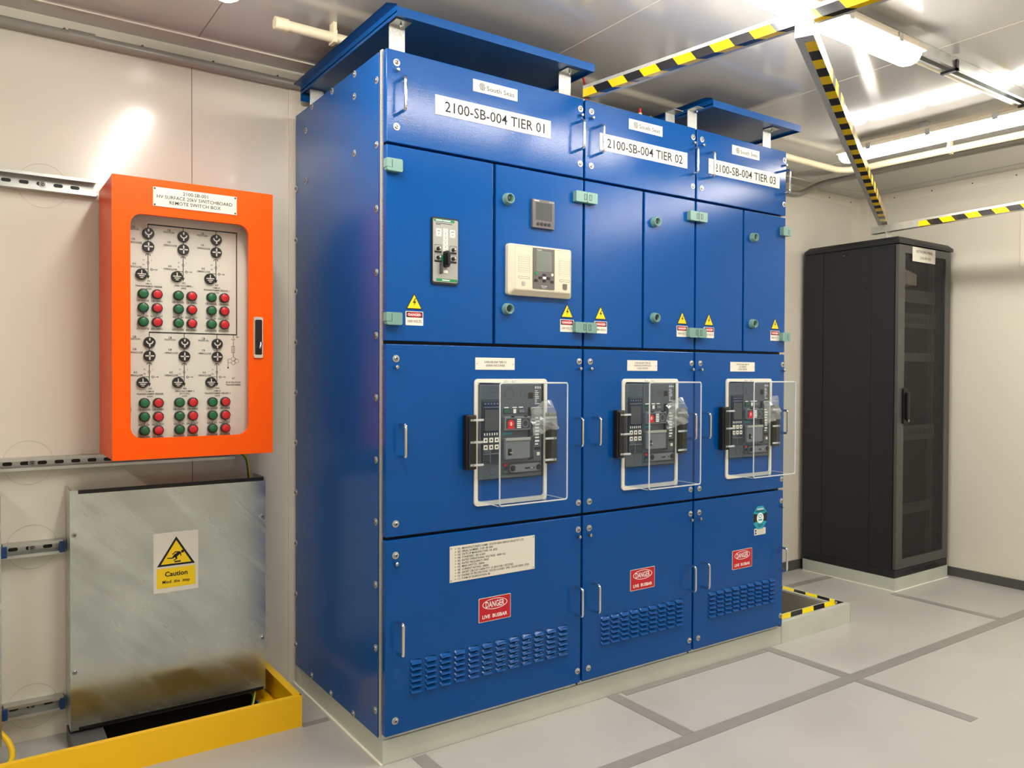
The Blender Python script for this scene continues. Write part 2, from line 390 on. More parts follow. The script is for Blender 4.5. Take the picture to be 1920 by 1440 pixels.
# floor tape strips
def tape(x0, x1, y0, y1, lab):
    solo(MB().box(x0, x1, y0, y1, .0002, .0016, 'floor_tape'), 'floor_tape', lab, 'tape', 'grey tape strips on the floor')
tape(-1.6, 3.9, -.430, -.375, 'long grey tape strip running along the floor in front of the blue cabinets')
tape(.945, 1.0, -.372, .018, 'short grey tape strip from the plinth under the first blue cabinet')
tape(1.885, 1.94, -.372, .018, 'grey tape strip from the end of the blue cabinets to the long strip')
tape(1.885, 1.94, -.88, -.433, 'grey tape strip fading out nearest the bottom right of the floor')
tape(3.235, 3.285, -.372, .19, 'grey tape strip on the floor beside the black rack plinth')
tape(2.60, 3.30, .585, .635, 'grey tape strip behind the floor opening, ending at the black rack')
tape(-.112, -.012, .425, .455, 'tiny tape strip between the yellow kerb and the cabinet plinth')
tape(.10, .15, -.372, .012, 'grey tape strip by the front left corner of the cabinet plinth')
tape(1.02, 1.88, -.012, .018, 'narrow tape strip drawn as the dark shadow line along the foot of the cabinet plinth')  # tape strip stands in for the shadow line at the plinth foot

# ------------------------------------------------------------------ cabinet plinth + floor opening frame
t = thing('steel_plinth', 'pale galvanised steel plinth carrying the blue cabinets and framing the floor opening', 'plinth', (1.28, .4, 0))
MB().box(.002, 2.02, .022, .062, 0, .078, 'plinth', .002).box(.002, .04, .0625, .815, 0, .078, 'plinth', .002).box(.0, 2.0, .77, .815, 0, .078, 'plinth').build('channel', t)
mb = MB().box(2.021, 2.567, .020, .030, 0, .1, 'plinth', .001).box(2.557, 2.567, .0305, .84, 0, .1, 'plinth', .001)
mb.box(2.021, 2.557, .030, .10, .095, .1, 'plinth').box(2.49, 2.557, .10, .84, .095, .1, 'plinth')
mb.cyl((2.50, .055, .1), (2.50, .055, .112), .008, 'steel', 6)
mb.box(2.0, 2.49, .095, .0995, -.02, .0945, 'pit_beige').box(2.485, 2.4895, .1, .84, -.02, .0945, 'pit_beige')
mb.build('opening_frame', t)
MB().box(-.006, .0015, .022, .84, 0, .004, 'caulk').build('sealant_bead', t)
def stripes(mb, O, d, wv, L, per, skew, a, b):
    """alternating slanted bands from O along d (length L), across wv"""
    O = Vector(O); d = Vector(d).normalized(); wv = Vector(wv); n = int(L / (per / 2)) + 3; k = 0
    for i in range(-2, n):
        s0, s1 = i * per / 2, (i + 1) * per / 2
        q = [(max(0, min(L, s)), w_) for s, w_ in ((s0, 0), (s1, 0), (s1 + skew, 1), (s0 + skew, 1))]
        if q[1][0] - q[0][0] < 1e-5 and q[2][0] - q[3][0] < 1e-5: continue
        mb.add([O + d * s + wv * w_ for s, w_ in q], [(0, 1, 2, 3)], a if i % 2 == 0 else b)
mb = MB(); stripes(mb, (2.03, .043, .1006), (1, 0, 0), (0, .05, 0), .525, .18, .07, 'hazard_yellow', 'hazard_black')
stripes(mb, (2.508, .095, .1008), (0, 1, 0), (.045, 0, 0), .74, .14, .03, 'hazard_black', 'hazard_yellow')
plabel(mb.build('hazard_tape', t, smooth=False), 'black and yellow striped edge tape')

# ------------------------------------------------------------------ shared small hardware
mb = MB().lathe((0, 0, 0), [(.0115, 0), (.0115, -.0018), (.0085, -.0022)], 'zinc_washer', 18).lathe((0, 0, 0), [(.0072, -.0018), (.0068, -.005), (.0045, -.0068), (.003, -.0068)], 'bolt', 14).lathe((0, 0, 0), [(.003, -.0069), (.0029, -.00695)], 'black', 6)
BOLT = mesh_of(mb, 'bolt')
STUD = mesh_of(MB().cyl((0, 0, 0), (0, -.012, 0), .0045, 'bolt', 10).lathe((0, 0, 0), [(.0062, -.009), (.0062, -.014), (.004, -.016)], 'bolt', 12), 'stud')
HANDLE = mesh_of(MB().tube(arc([(0, 0, .05), (0, -.042, .05), (0, -.042, -.05), (0, 0, -.05)], .012), .005, 'chrome', 10), 'pull_handle')
mb = MB().prism(rrect(-.057, -.0062, -.0195, .0195, .004, 3), 0, -.02, 'teal_plastic').ring(rrect(-.020, -.008, -.011, .011, .001, 1), rrect(-.018, -.010, -.009, .009, .001, 1), -.020, -.0206, 'grey_print')
HINGE_L = mesh_of(mb, 'hinge')
mb = MB().prism(rrect(-.0045, .0445, -.0195, .0195, .004, 3), 0, -.02, 'teal_plastic').ring(rrect(.004, .016, -.011, .011, .001, 1), rrect(.006, .014, -.009, .009, .001, 1), -.020, -.0206, 'grey_print')
HINGE_R = mesh_of(mb, 'hinge')
mb = MB().prism(rrect(-.027, .027, -.0195, .0195, .005, 3), 0, -.02, 'teal_plastic').box(-.029, -.012, -.021, .004, -.010, .019, 'teal_plastic', .002)
mb.box(-.010, -.0085, -.0207, -.02, -.010, .014, 'grey_print')
HINGE1 = mesh_of(mb, 'hinge')
mb = MB().lathe((0, 0, 0), [(.0205, 0), (.0205, -.006), (.017, -.022), (.0145, -.022), (.011, -.008)], 'teal_plastic', 22).lathe((0, 0, 0), [(.0075, -.0078), (.0075, -.014), (.005, -.0145)], 'black', 14)
LOCK = mesh_of(mb, 'lock')
def bolt_s(name, parent, x, z, y=0): inst(BOLT, 'bolt', parent, (x, y, z))

def tri_sign(mb, cx, cz, y, hw=.029, hh=.052):
    mb.prism([(cx - hw, cz - hh / 2), (cx + hw, cz - hh / 2), (cx, cz + hh / 2)], y, y - .0008, 'black_print')
    k = .84; mb.flat([(cx - hw * k, cz - hh / 2 + .0032), (cx + hw * k, cz - hh / 2 + .0032), (cx, cz + hh / 2 - .0058)], y - .001, 'sign_yellow')
    b = [(.003, .014), (-.006, -.002), (.001, -.001), (-.004, -.016), (.0075, .004), (.0005, .003), (.007, .014)]
    mb.flat([(cx + p[0] * .95, cz - .004 + p[1] * .95) for p in b], y - .0014, 'black_print')
def danger_1000(mb, cx, cz, y):
    mb.prism(rrect(cx - .0315, cx + .0315, cz - .0225, cz + .0225, .002, 2), y, y - .0008, 'white_plate')
    mb.flat(rrect(cx - .029, cx + .029, cz + .003, cz + .0205, .001, 1), y - .0011, 'black_print')
    mb.flat(circ(cx, cz + .0118, .028, 20, .0078), y - .0014, 'sign_red')
    mb.text('DANGER', y - .0017, 'white_print', cx=cx, cz=cz + .0118, h=.0078, bold=.02, wmax=.046)
    mb.text('1000 VOLTS', y - .0012, 'black_print', cx=cx, cz=cz - .009, h=.0085, wmax=.05)
def danger_bus(parent, cx, cz):
    mb = MB().prism(rrect(cx - .066, cx + .066, cz - .0415, cz + .0415, .003, 2), 0, -.0012, 'white_plate')
    mb.flat(rrect(cx - .0642, cx + .0642, cz - .0397, cz + .0397, .003, 2), -.0015, 'sign_red')
    mb.ring(circ(cx, cz + .0165, .051, 36, .0185), circ(cx, cz + .0165, .0485, 36, .0165), -.0015, -.0018, 'white_print')
    mb.text('DANGER', -.0018, 'white_print', cx=cx, cz=cz + .0165, h=.021, bold=.012, wmax=.077)
    mb.text('LIVE  BUSBAR', -.0018, 'white_print', cx=cx, cz=cz - .024, h=.012, bold=.02, wmax=.105)
    plabel(mb.build('danger_sign', parent), 'red DANGER LIVE BUSBAR sign')
def plate(mb, x0, x1, z0, z1, lines, h, y=0, pin=True, bold=0, wmax=None, lead=1.62):
    mb.box(x0, x1, y - .0016, y, z0, z1, 'white_plate'); n = len(lines)
    for i, l in enumerate(lines):
        mb.text(l, y - .0019, 'black_print', cx=(x0 + x1) / 2, cz=(z0 + z1) / 2 + ((n - 1) / 2 - i) * h * lead, h=h, bold=bold, wmax=wmax)
    if pin:
        for px in (x0 + .007, x1 - .007): mb.lathe((px, y - .0016, (z0 + z1) / 2), [(.0022, 0), (.0016, -.0012)], 'steel', 8)
def logo(mb, cx, cz, r, y):
    # round emblem of interlocking S-shaped bands
    def band(off, w_, a):
        P = []
        for i in range(13):
            q = i / 12; zz = (1 - 2 * q) * r * .98; xx = off + a * math.sin(q * 2 * PI) * -1
            P.append((xx, zz))
        pts = [(x_ - w_ / 2, z_) for x_, z_ in P] + [(x_ + w_ / 2, z_) for x_, z_ in reversed(P)]
        lim = lambda p: (max(-1, min(1, p[0] / (math.sqrt(max(1e-9, r * r - p[1] * p[1])) + 1e-6))) * math.sqrt(max(0, r * r - p[1] * p[1])), p[1])
        pts = [lim(p) for p in pts]
        for i in range(12):
            q = [pts[i], pts[i + 1], pts[24 - i], pts[25 - i]]
            if abs(q[0][0] - q[3][0]) + abs(q[1][0] - q[2][0]) < r * .05: continue
            mb.flat([(cx + p[0], cz + p[1]) for p in q], y, 'grey_print')
    for o_ in (-.72, -.26, .20, .68): band(o_ * r, r * .27, r * .30)

# ------------------------------------------------------------------ switchgear cabinets
LABL = ['tall blue switchgear cabinet marked TIER 01, the widest and leftmost of the three', 'middle blue switchgear cabinet marked TIER 02', 'rightmost blue switchgear cabinet marked TIER 03 with a teal octagon sticker']
MIDT = [['2100-SB-004 TIER 01', '2000A INCOMER'], ['2100-SB-004 TIER 02', 'SURFACE PUMPSTAN', '1250A FEEDER'], ['2100-SB-004 TIER 03', 'UG FEEDER', '1250A FEEDER']]
def canopy(t, xa, xb, left_flange, marks):
    z = 2.352
    mb = MB().box(xa, xb, -.045, .80, z + .006, z + .010, 'blue_canopy')
    mb.box(xa, xb, -.047, -.043, z - .004, z + .024, 'blue_canopy').box(xb - .002, xb, -.043, .8, z - .004, z + .02, 'blue_canopy').box(xa, xa + .002, -.043, .8, z - .004, z + .03, 'blue_canopy').box(xa, xb, .8, .803, z - .03, z + .02, 'blue_canopy')
    mb.add([(xa, -.047, z + .03), (xa, .803, z + .03), (xa - .028, .803, z + .032), (xa - .028, -.03, z + .032)], [(0, 1, 2, 3)], 'blue_canopy')
    mb.add([(xa, -.047, z + .027), (xa, .803, z + .027), (xa - .028, .803, z + .029), (xa - .028, -.03, z + .029)], [(0, 1, 2, 3)], 'blue_canopy')
    plabel(mb.build('canopy', t), 'blue raised top cover')
    for bx, by in marks:
        MB().box(bx, bx + .055, by, by + .003, 2.262, z + .004, 'galv_bright').box(bx, bx + .055, by - .05 if by < .3 else by, by + .003 if by < .3 else by + .05, z + .002, z + .005, 'galv').cyl((bx + .028, by - .025 if by < .3 else by + .025, z - .010), (bx + .028, by - .025 if by < .3 else by + .025, z + .002), .003, 'steel', 8).build('canopy_bracket', t)
def breaker(t, bx):
    """air circuit breaker behind the hood: frame, modules and controls"""
    x0, x1, z0, z1 = bx + .206, bx + .470, .887, 1.210
    W_, H_ = x1 - x0, z1 - z0
    X = lambda u: x0 + u * W_
    Z = lambda v: z1 - v * H_
    def r(mb, u0, u1, v0, v1, y0, y1, m, ch=0): mb.box(X(u0), X(u1), y1, y0, Z(v1), Z(v0), m, ch)
    mb = MB().box(x0 - .003, x1 + .022, -.0012, -.0002, z0 - .004, z1 + .004, 'black')
    r(mb, 0, 1, 0, 1, -.001, -.012, 'breaker_grey', .002)
    for (u, v, ru, hh) in ((.47, .10, .019, 0), (.69, .10, .012, 0)):
        mb.ring(circ(X(u), Z(v), ru, 24), circ(X(u), Z(v), ru - .0012, 24), -.012, -.0124, 'breaker_dark')
    mb.ring(rrect(X(.15), X(.33), Z(.085), Z(.04), .001, 1), rrect(X(.155), X(.325), Z(.082), Z(.043), .001, 1), -.012, -.0124, 'breaker_dark')
    mb.box(X(.335), X(.342), -.0126, -.012, z0, z1, 'breaker_dark'); mb.box(X(0), X(.335), -.0126, -.012, Z(.165), Z(.16), 'breaker_dark')
    mb.ring(circ(X(.22), Z(.91), .016, 24), circ(X(.22), Z(.91), .015, 24), -.012, -.0124, 'breaker_dark')
    mb.build('circuit_breaker', t) if False else None
    root = mb.build('circuit_breaker', t); plabel(root, 'dark grey circuit breaker')
    # trip unit
    mb = MB(); r(mb, .04, .315, .17, .83, -.012, -.017, 'breaker_dark', .001)
    r(mb, .055, .30, .185, .235, -.017, -.0176, 'breaker_blue'); r(mb, .055, .30, .235, .242, -.017, -.0182, 'breaker_light')
    for k in range(5): r(mb, .07 + k * .047, .095 + k * .047, .195, .21, -.0176, -.018, 'breaker_light')
    for k in range(6): r(mb, .07 + k * .038, .082 + k * .038, .51, .535, -.017, -.0176, 'white_print')
    for i in range(3):
        for j in range(2):
            u = .06 + i * .085; v = .56 + j * .075; r(mb, u, u + .06, v, v + .05, -.017, -.018, 'white_plate'); mb.flat(circ(X(u + .03), Z(v + .025), .0035, 10), -.0184, 'black_print')
    r(mb, .055, .30, .725, .735, -.017, -.019, 'breaker_light'); r(mb, .16, .17, .69, .83, -.017, -.018, 'breaker_light')
    r(mb, .06, .15, .66, .72, -.017, -.0174, 'breaker_grey')
    mb.build('trip_unit', root)
    mb = MB(); r(mb, .06, .295, .25, .50, -.0172, -.0185, 'breaker_blue', .001); r(mb, .075, .28, .265, .485, -.0185, -.0187, 'screen'); plabel(mb.build('screen', root), 'dark blue display')
    mb = MB(); r(mb, .375, .49, .26, .315, -.012, -.0135, 'breaker_dark'); r(mb, .39, .475, .268, .307, -.0135, -.0140, 'green_led'); r(mb, .52, .585, .26, .315, -.012, -.0135, 'breaker_dark'); r(mb, .53, .575, .265, .31, -.0135, -.014, 'white_plate'); r(mb, .615, .72, .26, .315, -.012, -.0135, 'breaker_dark'); r(mb, .625, .71, .27, .305, -.0135, -.014, 'breaker_light')
    for u in (.39, .52, .62): r(mb, u, u + .07, .243, .252, -.012, -.0124, 'white_print')
    mb.build('status_window', root)
    mb = MB(); r(mb, .37, .78, .345, .49, -.012, -.026, 'breaker_light', .002); r(mb, .385, .765, .365, .475, -.026, -.0266, 'breaker_dark')
    mb.flat(circ(X(.46), Z(.42), .014, 20), -.0272, 'red_btn'); mb.text('0', -.0276, 'white_print', cx=X(.46), cz=Z(.42), h=.012, bold=.02)
    r(mb, .40, .52, .455, .472, -.0268, -.0273, 'red_btn')
    for k in range(5): r(mb, .555, .62, .37 + k * .021, .383 + k * .021, -.0266, -.0272, 'white_print')
    mb.ring(circ(X(.69), Z(.42), .014, 20), circ(X(.69), Z(.42), .011, 20), -.0268, -.0272, 'breaker_light')
    for u in (.47, .68): r(mb, u, u + .04, .335, .352, -.02, -.028, 'black')
    plabel(mb.build('push_button_block', root), 'red and white push button block')
    mb = MB(); r(mb, .37, .77, .575, .80, -.012, -.028, 'breaker_light', .004); r(mb, .372, .768, .57, .60, -.028, -.031, 'ats_grey', .001); r(mb, .41, .465, .685, .755, -.0281, -.0287, 'black'); r(mb, .43, .475, .72, .732, -.0287, -.033, 'steel')
    mb.text('SIEMENS', -.0126, 'teal_sticker', x0=X(.375), x1=X(.52), cz=Z(.525), h=.0075, bold=.02)
    mb.build('charging_lever', root)
    mb = MB(); r(mb, .775, .855, .09, .16, -.012, -.0128, 'black'); r(mb, .775, .855, .16, .166, -.012, -.0135, 'breaker_light'); r(mb, .775, .86, .25, .82, -.012, -.0130, 'black')
    mb.prism([(X(.785), Z(.27)), (X(.83), Z(.30)), (X(.855), Z(.42)), (X(.86), Z(.58)), (X(.83), Z(.78)), (X(.785), Z(.81))], -.013, -.020, 'breaker_dark'); mb.build('handle_slot', root)
    mb = MB(); random.seed(3)
    mb.text('III 8 A', -.0124, 'white_print', x0=X(.885), x1=X(.985), cz=Z(.035), h=.008, bold=.02)
    for k in range(8):
        r(mb, .885, .885 + random.uniform(.03, .09), .07 + k * .02, .076 + k * .02, -.012, -.0124, 'white_print')
    for k in range(9): r(mb, .89, .93 + random.uniform(0, .04), .36 + k * .036, .37 + k * .036 + random.uniform(.004, .012), -.012, -.0124, 'white_print')
    mb.box(X(.884), X(.886), -.0123, -.012, Z(.68), Z(.04), 'breaker_light'); mb.build('rating_print', root, smooth=False); mb = MB(); r(mb, .88, .98, .69, .72, -.012, -.0130, 'black'); mb.build('counter_window', root); mb = MB(); r(mb, .92, .965, .745, .78, -.012, -.014, 'white_plate'); mb.build('release_button', root)
    mb = MB(); r(mb, .36, .99, .835, .965, -.012, -.0135, 'breaker_dark', .0005)
    mb.prism(rrect(X(.47), X(.98), Z(.945), Z(.86), .011, 5), -.0135, -.018, 'breaker_light'); mb.prism(circ(X(.515), Z(.90), .0105, 20), -.018, -.0195, 'black'); mb.prism(circ(X(.935), Z(.905), .0105, 20), -.018, -.0195, 'black'); r(mb, .71, .87, .90, .915, -.018, -.0184, 'black'); r(mb, .79, .84, .903, .912, -.0184, -.02, 'chrome')
    for k, m_ in enumerate(('red_btn', 'breaker_blue', 'green_led')): r(mb, .385, .43, .85 + k * .037, .872 + k * .037, -.0135, -.0145, m_)
    mb.build('racking_slot', root)
    # loose protective film peeling off at the right
    mb = MB(); random.seed(int(bx * 10)); N = 7; M = 8; vs = []
    for i in range(N):
        for j in range(M):
            u = i / (N - 1); v = j / (M - 1)
            vs.append((X(.79 + .30 * u + .12 * v * u) + random.uniform(-.003, .003), -.028 - .018 * math.sin(u * 2.2) + random.uniform(-.007, .007), Z(.17 + .09 * (1 - u) ** 2 + v * .32) + random.uniform(-.004, .004)))
    mb.add(vs, [(i * M + j, i * M + j + 1, (i + 1) * M + j + 1, (i + 1) * M + j) for i in range(N - 1) for j in range(M - 1)], 'film')
    mb.box(X(.77), X(1.14), -.034, -.0325, Z(.2525), Z(.248), 'pale_gasket')
    plabel(mb.build('peeling_film', root, smooth=False), 'crumpled clear plastic film')
def hood(t, bx):
    xa, xb, za, zb, d = bx + .205, bx + .486, .816, 1.217, -.14
    mb = MB(); T = .0025
    mb.box(xa, xb, d, d + T, za, zb, 'acrylic').box(xa, xa + T, d + T, -.002, za, zb, 'acrylic').box(xb - T, xb, d + T, -.002, za, zb, 'acrylic').box(xa + T, xb - T, d + T, -.002, za, za + T, 'acrylic').box(xa + T, xb - T, d + T, -.002, zb - T, zb, 'acrylic')
    root = mb.build('breaker_hood', t, smooth=False); plabel(root, 'clear acrylic box hood')
    MB().ring(rrect(xa - .012, xb + .012, za - .018, zb + .012, .014, 4), rrect(xa + .001, xb - .001, za - .003, zb - .001, .010, 4), -.0004, -.007, 'pale_gasket').build('hood_flange', root)
    mb = MB(); fr = [(p[0], d + .001, p[1]) for p in rrect(xa + .001, xb - .001, za + .001, zb - .001, .008, 4)]
    mb.tube(fr, .0026, 'acrylic_edge', 8, closed=True)
    for x_, z_ in ((xa, za), (xb, za), (xa, zb), (xb, zb)): mb.tube([(x_, d + .004, z_), (x_, -.004, z_)], .0013, 'acrylic_edge', 6)
    mb.build('hood_edge', root)
    for s_, hx in ((0, bx + .148), (1, bx + .49)):
        mb = MB().box(hx, hx + .04, -.028, -.0005, .926, 1.109, 'black_plastic', .004).box(hx + .006, hx + .034, -.033, -.028, .932, 1.103, 'black_plastic', .002)
        for zz in (.942, 1.018, 1.092): mb.box(hx + (.012 if s_ == 0 else -.02), hx + (.062 if s_ == 0 else .028), -.037, -.033, zz - .0035, zz + .0035, 'acrylic_edge').cyl((hx + .02, -.033, zz), (hx + .02, -.041, zz), .004, 'steel', 10)
        plabel(mb.build('hood_hinge' if s_ == 0 else 'hood_latch', root), 'black plastic hinge block' if s_ == 0 else 'black plastic latch block')
    for q in (.31, .345): MB().box(bx + q, bx + q + .015, -.012, -.006, 1.218, 1.226, 'acrylic_edge', .001).build('hood_catch', root)
def louvres(panel, x0, x1, cols, z0, z1, rows=6):
    mb = MB(); pz = (z1 - z0) / rows
    pitch = (x1 - x0 - .040) / (cols - 1)
    for i in range(cols):
        cx = x0 + .020 + i * pitch
        for j in range(rows):
            zt = z1 - j * pz; zb = zt - pz * .62; h_ = .0205
            vs = [(cx - h_, 0, zt - .002), (cx - h_ * .7, 0, zt + .002), (cx + h_ * .7, 0, zt + .002), (cx + h_, 0, zt - .002), (cx + h_, 0, zb), (cx - h_, 0, zb),
                  (cx - h_ * .82, -.007, zt - .006), (cx + h_ * .82, -.007, zt - .006), (cx + h_ * .86, -.010, zb), (cx - h_ * .86, -.010, zb)]
            mb.add(vs, [(0, 1, 2, 3, 7, 6), (6, 7, 8, 9), (0, 6, 9, 5), (3, 4, 8, 7)], 'blue_paint')
            mb.add([(cx - h_ * .8, -.001, zb + .0005), (cx + h_ * .8, -.001, zb + .0005), (cx + h_ * .8, -.001, zb - .0045), (cx - h_ * .8, -.001, zb - .0045)], [(0, 1, 2, 3)], 'dark_gap')
    mb.build('vent_louvres', panel, smooth=False)

for T_ in range(3):
    x0 = (0, .8, 1.4)[T_]; W_ = (.8, .6, .6)[T_]; xa = x0 + (.002 if T_ == 0 else .005); xb = x0 + W_ - .005; bx = x0 + (.131 if T_ == 0 else 0)
    if T_ == 0: xa = 0.0
    t = thing('switchgear_cabinet', LABL[T_], 'electrical cabinet', (x0 + W_ / 2, .4, .08), 'blue switchgear cabinets')
    mb = MB().box(x0 + .004, x0 + W_ - .001, .030, .81, .0785, 2.262, 'dark_gap')
    mb.box(xa, xb, .0265, .0300, .0785, .099, 'galv').box(x0 + W_ - .06, x0 + W_ - .03, .024, .027, .079, .096, 'galv')
    if T_ == 0: mb.box(-.001, .0038, .030, .046, .079, 2.266, 'galv_bright').box(-.001, .0038, .790, .812, .079, 2.26, 'galv')
    mb.box(x0, x0 + W_, .03, .81, 2.262, 2.2635, 'galv'); mb.build('frame', t, smooth=False)
    if T_ == 0:
        sp = MB().box(-.004, -.0012, .048, .812, .080, 2.262, 'blue_side', .0008).build('side_panel', t)
        for zz in (2.177, 1.973, 1.770, 1.568, 1.367, 1.168, .969, .771, .569, .365, .164):
            inst(BOLT, 'bolt', sp, (-.004, .062, zz), rz=-PI / 2)
            if zz < 2.17: inst(BOLT, 'bolt', sp, (-.004, .803, zz), rz=-PI / 2)
        for yy, zz in ((.235, 2.25), (.434, 2.25), (.632, 2.25), (.237, 2.176), (.236, 1.985), (.696, 2.176), (.696, 1.984), (.629, .095), (.437, .091), (.238, .089)): inst(BOLT, 'bolt', sp, (-.004, yy, zz), rz=-PI / 2)
    # top cover
    p = MB().box(xa, xb, 0, .025, 1.971, 2.261, 'blue_paint', .0025).build('top_cover', t)
    hl = x0 + (.045 if T_ == 0 else .060 if T_ == 1 else .066); hr = x0 + W_ - .034
    for hx in (hl, hr): inst(HANDLE, 'pull_handle', p, (hx, 0, 2.118), scale=(1, 1, 1.02))
    bl, br = x0 + .034, x0 + W_ - .019
    for hx in (bl, br):
        for zz in (2.222, 2.021): inst(BOLT, 'bolt', p, (hx, 0, zz))
        inst(STUD, 'stud', p, (hx, 0, 2.197))
    lx = x0 + (.316 if T_ == 0 else .222)
    mb = MB().box(lx, lx + .181, -.0016, 0, 2.192, 2.232, 'white_plate'); logo(mb, lx + .036, 2.212, .0135, -.0019)
    mb.text('South Seas', -.0019, 'grey_print', x0=lx + .054, x1=lx + .167, cz=2.211, h=.0155, bold=.012); plabel(mb.build('logo_plate', p), 'white maker plate with round emblem')
    nx = x0 + (.172 if T_ == 0 else .075); mb = MB(); mb.box(nx, nx + .471, -.0018, 0, 2.088, 2.151, 'white_plate')
    mb.text('2100-SB-004 TIER 0%d' % (T_ + 1), -.0021, 'black_print', x0=nx + .036, x1=nx + .443, cz=2.119, h=.034, bold=.008)
    for q in (nx + .007, nx + .464): mb.lathe((q, -.0018, 2.12), [(.003, 0), (.002, -.0015)], 'steel', 8)
    plabel(mb.build('name_plate', p), 'white plate reading 2100-SB-004 TIER 0%d' % (T_ + 1))
    # pair of doors
    sx = x0 + (.4045 if T_ == 0 else .304)
    dl = MB().box(xa, sx - .0055, 0, .025, 1.349, 1.963, 'blue_paint', .0025).build('door', t)
    dr = MB().box(sx + .0055, xb, 0, .025, 1.349, 1.963, 'blue_paint', .0025).build('door', t)
    for zz in (1.8965, 1.418):
        if T_ == 0: inst(HINGE1, 'hinge', dl, (.020, 0, zz))
        if T_ > 0: inst(HINGE_R, 'hinge', dl, (x0 + .0055, 0, zz))
        if T_ < 2: inst(HINGE_L, 'hinge', dr, (x0 + W_ + .0055, 0, zz))
        else: inst(HINGE1, 'hinge', dr, (1.981, 0, zz), ry=PI)
        inst(LOCK, 'lock', dr, (x0 + (.456 if T_ == 0 else .362), 0, zz - .048 if zz > 1.6 else zz + .052))
    for k, (pd, off) in enumerate(((dl, x0 + (.098 if T_ == 0 else .084)), (dr, x0 + (.723 if T_ == 0 else .524)))):
        mb = MB(); tri_sign(mb, off, 1.4775, 0); plabel(mb.build('shock_warning_sign', pd), 'yellow lightning triangle sticker')
        mb = MB(); danger_1000(mb, off + (.001 if k == 0 else 0), 1.4225, 0); plabel(mb.build('danger_label', pd), 'white and red DANGER 1000 VOLTS label')
    # middle panel
    p = MB().box(xa, xb, 0, .025, .729, 1.339, 'blue_paint', .0025).build('middle_panel', t)
    for hx in (bl, br):
        inst(BOLT, 'bolt', p, (hx, 0, 1.293)); inst(BOLT, 'bolt', p, (hx, 0, .770)); inst(STUD, 'stud', p, (hx, 0, 1.266))
    for hx in (x0 + (.049 if T_ == 0 else .052), x0 + W_ - .034): inst(HANDLE, 'pull_handle', p, (hx, 0, 1.034), scale=(1, 1, 1.02))
    lx = x0 + (.329 if T_ == 0 else .222); mb = MB(); plate(mb, lx, lx + .161, 1.260, 1.301, MIDT[T_], .0075 if T_ == 0 else .0068, lead=1.55); mb.build('circuit_label', p)
    breaker(t, bx); hood(t, bx)
    # bottom panel
    p = MB().box(xa, xb, 0, .025, .0975, .719, 'blue_paint', .0025).build('bottom_panel', t)
    for hx in (bl, br):
        inst(BOLT, 'bolt', p, (hx, 0, .670)); inst(BOLT, 'bolt', p, (hx, 0, .143)); inst(STUD, 'stud', p, (hx, 0, .644))
    for hx in (x0 + (.042 if T_ == 0 else .053), x0 + W_ - .030): inst(HANDLE, 'pull_handle', p, (hx, 0, .408), scale=(1, 1, 1.02))
    danger_bus(p, x0 + (.412 if T_ == 0 else .311), .440)
    louvres(p, x0 + (.087 if T_ == 0 else .095), x0 + (.730 if T_ == 0 else .537), 12 if T_ == 0 else 9, .212, .323)
    if T_ == 0:
        mb = MB().box(.232, .5805, -.0016, 0, .553, .673, 'white_plate')
        L = ["01)  MANUFACTURER'S NAME : SOUTH SEAS GROUP (AUS) PTY LTD", '02)  SERIAL NUMBER : 2100 -SB -004', '03)  DATE OF MANUFACTURE : 03. 2025', '04)  STANDARD : IEC 61439', '05)  RATED OPERATIONAL VOLTAGE : 1000V AC', '06)  RATED FREQUENCY: 50HZ', '07)  MAIN SWITCH : 2000A', '08)  CURRENT RATING : 2000A', '09)  SHORT CIRCUIT CAPACITY : 31.5KA FOR 1 SECOND', '10)  DEGREE OF PROTECTION : DOOR CLOSED : IP42  DOOR OPEN : IP2X', '11)  FORM OF SEGREGATION: 4B']
        for i, l in enumerate(L):
            zc = .6635 - i * .0101; a = text_mesh(l, .012); k = .300 / 32.0; kk = .0068 / .7
            mb.text(l, -.0019, 'black_print', x0=.262, x1=.262 + (a[3] - a[2]) * kk * .92, cz=zc, h=.0068, bold=.012); mb.flat(circ(.2535, zc, .0017, 8), -.0019, 'black_print')
        for qx in (.238, .5745):
            for qz in (.559, .667): mb.lathe((qx, -.0016, qz), [(.003, 0), (.002, -.0015)], 'steel', 8)
        plabel(mb.build('rating_plate', p), 'white rating plate with eleven numbered lines')
    # canopies and their brackets
    if T_ == 0: canopy(t, .012, .808, True, [(.028, .04), (.712, .04), (.028, .74), (.712, .74)])
    if T_ == 1: MB().box(1.345, 1.398, .12, .123, 2.264, 2.352, 'galv_bright').box(1.345, 1.398, .07, .123, 2.349, 2.352, 'galv').build('top_bracket', t)
    if T_ == 2: canopy(t, 1.448, 2.035, False, [(1.408, .055), (1.887, .045), (1.46, .74), (1.90, .74)])
    if T_ == 2:
        cx, cz, a, b = 1.831, .609, .047, .051
        o8 = [(-a * .42, b), (a * .42, b), (a, b * .42), (a, -b * .42), (a * .42, -b), (-a * .42, -b), (-a, -b * .42), (-a, b * .42)]
        mb = MB().prism([(cx + q[0], cz + q[1]) for q in o8], 0, -.0008, 'teal_sticker')
        mb.flat([(cx - a, cz + b * .42), (cx - a * .1, cz + .012), (cx - a * .1, cz - .012), (cx - a, cz - b * .42)], -.0011, 'black_print').flat([(cx + a, cz + b * .42), (cx + a * .1, cz + .012), (cx + a * .1, cz - .012), (cx + a, cz - b * .42)], -.0011, 'black_print')
        mb.flat(circ(cx, cz - .002, .0235, 24), -.0014, 'white_print')
